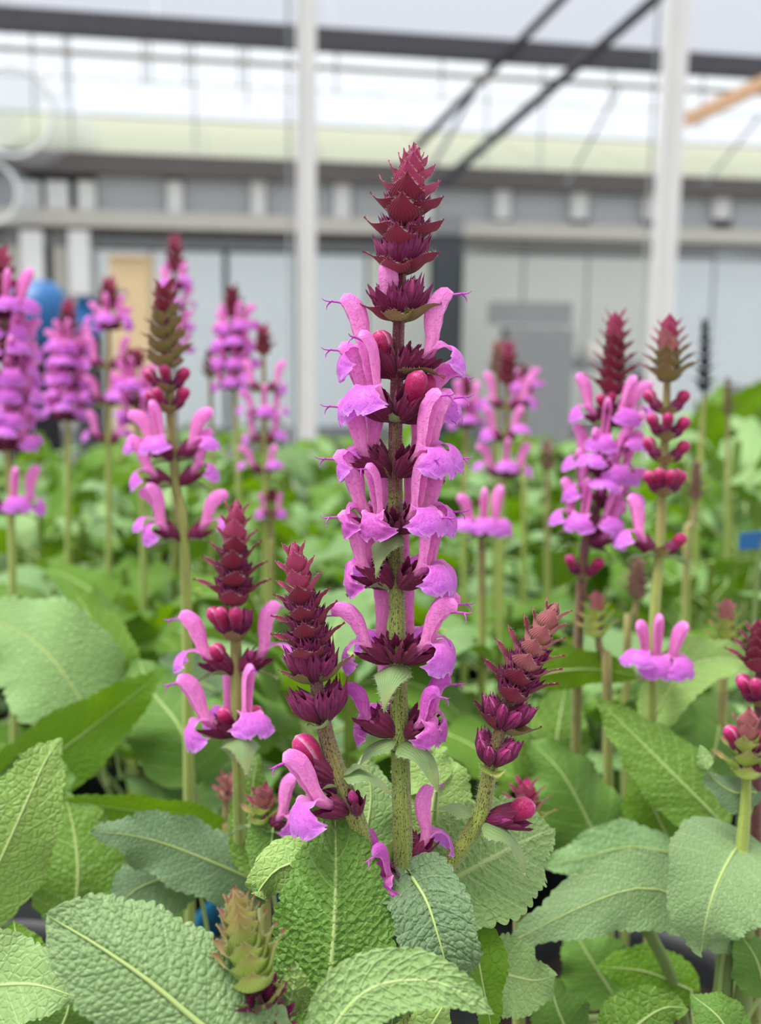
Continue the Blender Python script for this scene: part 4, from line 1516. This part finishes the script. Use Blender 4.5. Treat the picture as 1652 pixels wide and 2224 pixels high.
def bushy_plant(x, y, label, group=None, n=18, top=.13, lime=.3, seed=0, stems=3, spread=.034, teal=False, zlo=.025):
    rs = random.Random(seed)
    root = tag(empty('sage_plant', (x, y, BENCH_Z)), label, 'plant', group)
    pot(root, teal)
    for i in range(stems):
        a = rs.uniform(0, 6.28)
        o = put('stem', plant_stem_me, root)
        o.matrix_basis = (Matrix.Translation((.018 * math.cos(a), .018 * math.sin(a), .10)) @ Matrix.Rotation(a, 4, 'Z') @ Matrix.Rotation(rs.uniform(.05, .3), 4, 'Y')
                          @ Matrix.Scale(top / .11, 4))
    for i in range(n):
        a = i * 2.39996 + rs.uniform(-.5, .5)
        t = (i + .5) / n
        z = .10 + zlo + (top - .01 - zlo) * t
        r = spread * (1 - .45 * t)
        k = rs.random()
        m_ = 1 if k < lime else (2 if k > .9 else 0)
        bl, rb = LV[rs.randrange(len(LV))][m_]
        o = put('leaf', bl, root)
        o.matrix_basis = (Matrix.Translation((r * math.cos(a), r * math.sin(a), z)) @ Matrix.Rotation(a, 4, 'Z') @ Matrix.Rotation(rs.uniform(-.35, .3) + .3 * (1 - t), 4, 'Y')
                          @ Matrix.Rotation(rs.uniform(-.5, .5), 4, 'X') @ Matrix.Scale(rs.uniform(.8, 1.12) * (1.05 - .25 * t), 4))
        put('midrib', rb, o)
    return root


SP = .132
row = 0
yy = .575
while yy < 1.5:
    half = .344 * yy + .10
    nx = int(half / SP) + 1
    for i in range(-nx, nx + 1):
        xx = i * SP + (SP / 2 if row % 2 else 0) + RNG.uniform(-.012, .012)
        if abs(xx) > half:
            continue
        far = yy > .8
        mound = yy > .75 and xx / yy > .25
        bushy_plant(xx, yy + RNG.uniform(-.012, .012),
                    'leafy green sage plant in the far blurred rows' if far else 'leafy green sage plant in the middle blurred rows',
                    'sage plants in the far rows' if far else 'sage plants in the middle rows',
                    n=19 if far else 24, top=RNG.uniform(.105, .14) + (.055 if mound else 0), seed=int(1000 * yy) + i, lime=.5)
    yy += SP * .9
    row += 1

# ---------- front plants, leaf by leaf
cen = tag(empty('sage_plant', Vector((P(880, 2200, .245).x, P(880, 2200, .245).y, BENCH_Z))), 'sharp grey-green sage plant at the foot of the tall central spike', 'plant')
pot(cen)
px_leaf(cen, [(690, 2330, .222), (706, 2210, .222), (722, 2060, .224), (729, 1900, .229), (727, 1752, .237)], 138, (1, 0, .05), 'leaf_deep', 'upright deep green leaf facing the camera',
        hi=True, fold=.12, wave=.07, teeth=22, tooth=.07, seed=3, rib_off=.0003, rib_r=.0007, veins=10, outline=np.array([0, .5, .72, .90, 1.0, .98, .88, .72, .55, .38, .24, .1, 0]))
px_leaf(cen, [(575, 2330, .200), (440, 2228, .200), (330, 2135, .201), (215, 2055, .203), (106, 1990, .206)], 150, (-.52, .78, -.35), 'leaf_fg', 'broad pale green puckered leaf at the bottom left',
        hi=True, fold=-.10, curl=.15, wave=.05, teeth=26, tooth=.07, seed=9, rib_off=.0003, rib_r=.0007, veins=11, bull=.00042, cell=.0015, outline=np.array([0, .6, .85, 1.0, 1.0, .97, .9, .8, .66, .5, .33, .14, 0]))
px_leaf(cen, [(700, 1960, .246), (655, 1880, .246), (600, 1890, .245), (556, 1945, .243), (540, 1985, .242)], 62, (.55, -.8, .3), 'leaf_fg', None, fold=.3, wave=.1, teeth=18, seed=14)
px_leaf(cen, [(884, 1892, .238), (925, 1955, .231), (950, 2030, .227), (966, 2090, .226), (972, 2150, .227)], 88, (.93, -.3, .1), 'leaf_blue', 'blue-green leaf hanging in front of the main stem',
        hi=True, fold=.22, wave=.06, teeth=18, tooth=.08, seed=21, rib_off=.0002, rib_r=.0004, veins=8, outline=np.array([0, .55, .82, .97, 1, .98, .95, .88, .75, .55, .34, .14, 0]))
px_leaf(cen, [(938, 1932, .247), (1000, 1900, .250), (1070, 1862, .254), (1130, 1830, .260), (1200, 1800, .270)], 128, (.35, .9, -.35), 'leaf_blue', 'broad blue-green leaf under the right companion spike',
        hi=True, fold=-.12, wave=.06, teeth=18, tooth=.08, seed=27, rib_off=.0003, rib_r=.0007, veins=8, bull=.00036)
px_leaf(cen, [(690, 2300, .204), (745, 2200, .205), (820, 2140, .206), (930, 2130, .205), (1010, 2160, .203), (1066, 2198, .202)], 78, (.25, .95, -.55), 'leaf_blue', 'arching pale green leaf across the bottom',
        hi=True, fold=-.15, wave=.08, teeth=20, tooth=.06, seed=31, rib_off=.0002, rib_r=.0005, veins=9)
px_leaf(cen, [(985, 1990, .252), (1030, 2060, .248), (1048, 2140, .246), (1070, 2250, .246)], 62, (1, -.1, .5), 'leaf_lime', None, fold=.25, wave=.12, teeth=16, seed=33)
px_leaf(cen, [(915, 2260, .222), (950, 2205, .222), (970, 2170, .224)], 48, (1, .2, .3), 'leaf_fg', None, fold=.2, seed=35)
px_leaf(cen, [(620, 2200, .214), (636, 2150, .212), (640, 2090, .213)], 44, (1, 0, 0), 'leaf_fg', None, hi=True, fold=.1, seed=36, teeth=12, rib=False)
px_leaf(cen, [(860, 1990, .256), (835, 1960, .256), (800, 1950, .257), (750, 1955, .258)], 55, (0, 1, -.2), 'leaf_deep', None, fold=.1, seed=37)
px_leaf(cen, [(905, 1640, .275), (945, 1700, .272)][::-1] + [(925, 1600, .277)], 70, (1, 0, .2), 'leaf_fg', None, fold=.1, seed=38)
px_leaf(cen, [(940, 1850, .268), (950, 1760, .270), (948, 1690, .274), (935, 1605, .28)], 92, (1, .05, .2), 'leaf_fg', None, fold=.15, teeth=16, seed=39)
px_leaf(cen, [(780, 1850, .272), (800, 1780, .274), (805, 1710, .277), (790, 1640, .28)], 62, (1, .1, .1), 'leaf_blue', None, fold=.15, teeth=16, seed=40)
px_leaf(cen, [(870, 2040, .235), (860, 2120, .228), (850, 2230, .226)], 50, (1, 0, .3), 'leaf_deep', None, fold=.2, seed=41)
# bottom-left neighbour
lf = tag(empty('sage_plant', Vector((P(-40, 2200, .30).x, P(-40, 2200, .30).y, BENCH_Z))), 'soft grey-green sage plant in the lower left corner', 'plant')
pot(lf)
px_leaf(lf, [(-110, 2150, .225), (0, 2140, .222), (80, 2140, .220), (165, 2165, .218)], 112, (-.15, .95, -.5), 'leaf_blue', None, fold=-.12, teeth=16, tooth=.09, seed=51)
px_leaf(lf, [(-60, 1990, .285), (0, 1870, .285), (50, 1760, .287), (95, 1660, .292), (130, 1606, .298)], 100, (.86, .42, .25), 'leaf_pale', 'tall pale leaf at the left edge', fold=.1, wave=.05, teeth=20, seed=52)
px_leaf(lf, [(560, 1915, .318), (450, 1868, .312), (350, 1830, .308), (270, 1812, .304), (200, 1808, .300)], 82, (-.1, .85, -.5), 'leaf_blue', 'jagged pale leaf pointing left', fold=-.15, wave=.16, teeth=20, tooth=.12, seed=53)
px_leaf(lf, [(425, 1885, .318), (360, 1905, .312), (290, 1935, .308), (236, 1995, .306)], 78, (.3, .9, -.5), 'leaf_blue', None, fold=-.2, wave=.05, teeth=16, seed=54)
px_leaf(lf, [(480, 1810, .36), (380, 1780, .35), (250, 1755, .34), (120, 1740, .34)], 50, (0, .9, .3), 'leaf_lime', None, fold=.2, wave=.1, teeth=18, seed=55)
px_leaf(lf, [(160, 2000, .33), (170, 1900, .33), (160, 1800, .335), (140, 1720, .34)], 105, (1, 0, .2), 'leaf', None, fold=.1, seed=56)
px_leaf(lf, [(290, 2100, .35), (300, 1960, .35), (290, 1850, .355), (300, 1780, .36)], 100, (1, 0, .2), 'leaf_deep', None, fold=.1, seed=57)
px_leaf(lf, [(585, 1880, .285), (590, 1830, .286), (598, 1770, .288), (615, 1730, .292)], 55, (1, .1, .3), 'leaf_deep', 'dark green leaf cupping a small bud', fold=.35, teeth=14, seed=58)
px_leaf(lf, [(545, 1880, .31), (540, 1800, .312), (550, 1700, .316), (560, 1640, .32)], 45, (1, 0, .3), 'leaf', None, fold=.2, seed=59)
px_leaf(lf, [(60, 2120, .28), (40, 2060, .28), (30, 2000, .285)], 55, (1, .2, .3), 'leaf_lime', None, fold=.1, seed=61)
px_leaf(lf, [(120, 2260, .27), (150, 2180, .27), (130, 2100, .275)], 85, (1, 0, .3), 'leaf_deep', None, fold=.1, seed=62)
# right neighbour
rt = tag(empty('sage_plant', Vector((P(1560, 2200, .31).x, P(1560, 2200, .31).y, BENCH_Z))), 'grey-green sage plant with a round heart-shaped leaf on the right', 'plant')
pot(rt)
px_leaf(rt, [(1600, 1838, .300), (1570, 1890, .292), (1545, 1950, .286), (1530, 2010, .284), (1522, 2068, .286)], 128, (.95, .3, .05), 'leaf_fg', 'heart-shaped leaf hanging from the thick stem', fold=.08, wave=.07, teeth=18, tooth=.06, cord=.22, seed=71)
px_leaf(rt, [(1580, 2020, .306), (1480, 1950, .302), (1380, 1930, .298), (1250, 1975, .294), (1105, 2050, .290)], 88, (.2, .9, -.5), 'leaf_fg', 'long pale leaf arching across the right', fold=-.18, wave=.09, teeth=20, tooth=.09, seed=72)
px_leaf(rt, [(1450, 1850, .345), (1360, 1840, .34), (1260, 1865, .338), (1180, 1880, .336)], 62, (.1, .9, -.5), 'leaf', None, fold=-.1, wave=.15, teeth=18, seed=73)
px_leaf(rt, [(1060, 2110, .275), (1110, 2120, .272), (1160, 2130, .27), (1205, 2120, .268)], 85, (.1, .95, -.35), 'leaf_blue', None, fold=-.1, seed=74)
px_leaf(rt, [(1330, 2290, .285), (1380, 2230, .284), (1440, 2190, .284), (1490, 2190, .284)], 75, (.4, .85, -.3), 'leaf', None, fold=.1, seed=75)
px_leaf(rt, [(1180, 2230, .33), (1260, 2240, .33), (1330, 2230, .33)], 40, (0, 1, -.5), 'leaf_deep', None, fold=-.1, seed=76)
px_leaf(rt, [(1560, 1780, .345), (1480, 1700, .345), (1390, 1610, .35), (1300, 1522, .355)], 78, (.75, -.6, .2), 'leaf', 'pointed textured leaf slanting up to the left', fold=.1, teeth=24, tooth=.07, seed=77)
px_leaf(rt, [(1330, 1900, .37), (1280, 1790, .37), (1220, 1680, .37), (1150, 1610, .375)], 105, (.8, -.5, .3), 'leaf_deep', None, fold=.3, wave=.15, seed=78)
px_leaf(rt, [(1480, 1880, .36), (1420, 1760, .36), (1380, 1680, .365)], 90, (.9, -.3, .2), 'leaf_lime', None, fold=.2, wave=.15, seed=79)
px_leaf(rt, [(1640, 1720, .305), (1590, 1720, .30), (1540, 1680, .298), (1520, 1620, .30)], 42, (.5, .8, -.2), 'leaf_blue', None, fold=-.3, seed=80)
px_leaf(rt, [(1500, 2150, .33), (1400, 2110, .33), (1300, 2100, .33)], 62, (0, .9, -.4), 'leaf_lime', None, fold=-.1, seed=81)
for a_, b_, r_ in (((1540, 2290, .32), (1575, 1960, .31), .0028), ((1600, 2290, .32), (1608, 1880, .298), .0026), ((1490, 2240, .34), (1390, 1990, .32), .0018), ((1640, 2060, .33), (1480, 2290, .33), .0016), ((1230, 2215, .31), (1400, 2205, .31), .0012)):
    mb = MB()
    A, B = P(*a_), P(*b_)
    mid_ = (A + B) / 2 + Vector((.002, 0, 0))
    mb.tube(spline([list(A - A), list(mid_ - A), list(B - A)], 8), r_, 10)
    o = put('stem', mb.mesh('plant_stalk', [M['stalk']]), rt)
    o.location = A - rt.location
px_leaf(rt, [(1240, 2260, .30), (1210, 2190, .30), (1190, 2120, .305)], 70, (1, 0, .3), 'leaf_deep', None, fold=.1, seed=82)
px_leaf(rt, [(1600, 2280, .27), (1560, 2210, .27), (1500, 2160, .275)], 60, (.8, -.5, .2), 'leaf_deep', None, fold=.1, seed=83)
px_leaf(rt, [(1330, 2160, .36), (1280, 2080, .36), (1240, 2010, .365)], 80, (1, -.2, .2), 'leaf_deep', None, fold=.1, seed=84)
px_leaf(rt, [(1660, 2150, .30), (1640, 2080, .30), (1600, 2020, .305)], 60, (1, -.2, .2), 'leaf_deep', None, fold=.1, seed=85)
for pl in (lf, rt):
    o = put('stem', plant_stem_me, pl)
    o.matrix_basis = Matrix.Translation((0, .01, .10)) @ Matrix.Scale(.8, 4)
# mid-left pale plant
ml = tag(empty('sage_plant', Vector((-.158, .40, BENCH_Z))), 'pale broad-leaved blurred sage plant at the left', 'plant')
pot(ml)
px_leaf(ml, [(200, 1560, .40), (120, 1440, .40), (40, 1370, .405), (-60, 1330, .41)], 125, (-.6, .8, -.35), 'leaf_pale', 'broad pale blurred leaf', fold=.05, seed=91)
px_leaf(ml, [(230, 1540, .41), (225, 1440, .41), (200, 1350, .42), (160, 1280, .43)], 75, (1, 0, .2), 'leaf_lime', None, fold=.15, seed=92)
px_leaf(ml, [(-40, 1760, .375), (120, 1640, .375), (250, 1540, .375), (352, 1458, .375)], 85, (.6, .75, .2), 'leaf_lime', 'yellow-green leaf seen from below', fold=.15, flip=True, seed=93)
px_leaf(ml, [(420, 1680, .39), (390, 1580, .39), (330, 1500, .40), (300, 1430, .41)], 110, (.9, .1, .3), 'leaf_deep', None, fold=.1, seed=94)
px_leaf(ml, [(470, 1500, .42), (410, 1470, .42), (350, 1430, .42)], 70, (.3, .9, -.2), 'leaf_blue', None, fold=.1, seed=95)
px_leaf(ml, [(90, 1760, .36), (60, 1700, .36), (40, 1640, .36)], 90, (1, .3, .2), 'leaf_deep', None, fold=.1, seed=96)
# mid-right plant behind the right companion
mr = tag(empty('sage_plant', Vector((.10, .405, BENCH_Z))), 'blurred yellow-green sage plant behind the right companion spike', 'plant')
pot(mr)
px_leaf(mr, [(1150, 1470, .385), (1230, 1455, .38), (1310, 1455, .38), (1390, 1470, .38)], 50, (0, .9, .35), 'leaf_lime', 'yellow-green leaf right of the rosy spike', fold=.15, seed=101)
px_leaf(mr, [(1420, 1560, .37), (1480, 1460, .37), (1560, 1430, .375), (1640, 1440, .38)], 60, (.3, .9, -.3), 'leaf_fg', None, fold=-.3, seed=102)
px_leaf(mr, [(1200, 1720, .40), (1210, 1600, .40), (1230, 1480, .41)], 80, (1, 0, .2), 'leaf', None, fold=.1, seed=103)
px_leaf(mr, [(1530, 1700, .40), (1560, 1590, .40), (1560, 1500, .41)], 100, (1, 0, .2), 'leaf_deep', None, fold=.1, seed=104)
px_leaf(mr, [(1420, 1620, .395), (1430, 1520, .395), (1390, 1440, .40)], 80, (1, 0, .2), 'leaf_deep', None, fold=.1, seed=105)
# the plant just behind the central stem
bushy_plant(-.025, .45, 'blurred green sage plant in a teal pot behind the central stem', n=22, top=.15, seed=640, lime=.35, spread=.03, teal=True, zlo=.07)
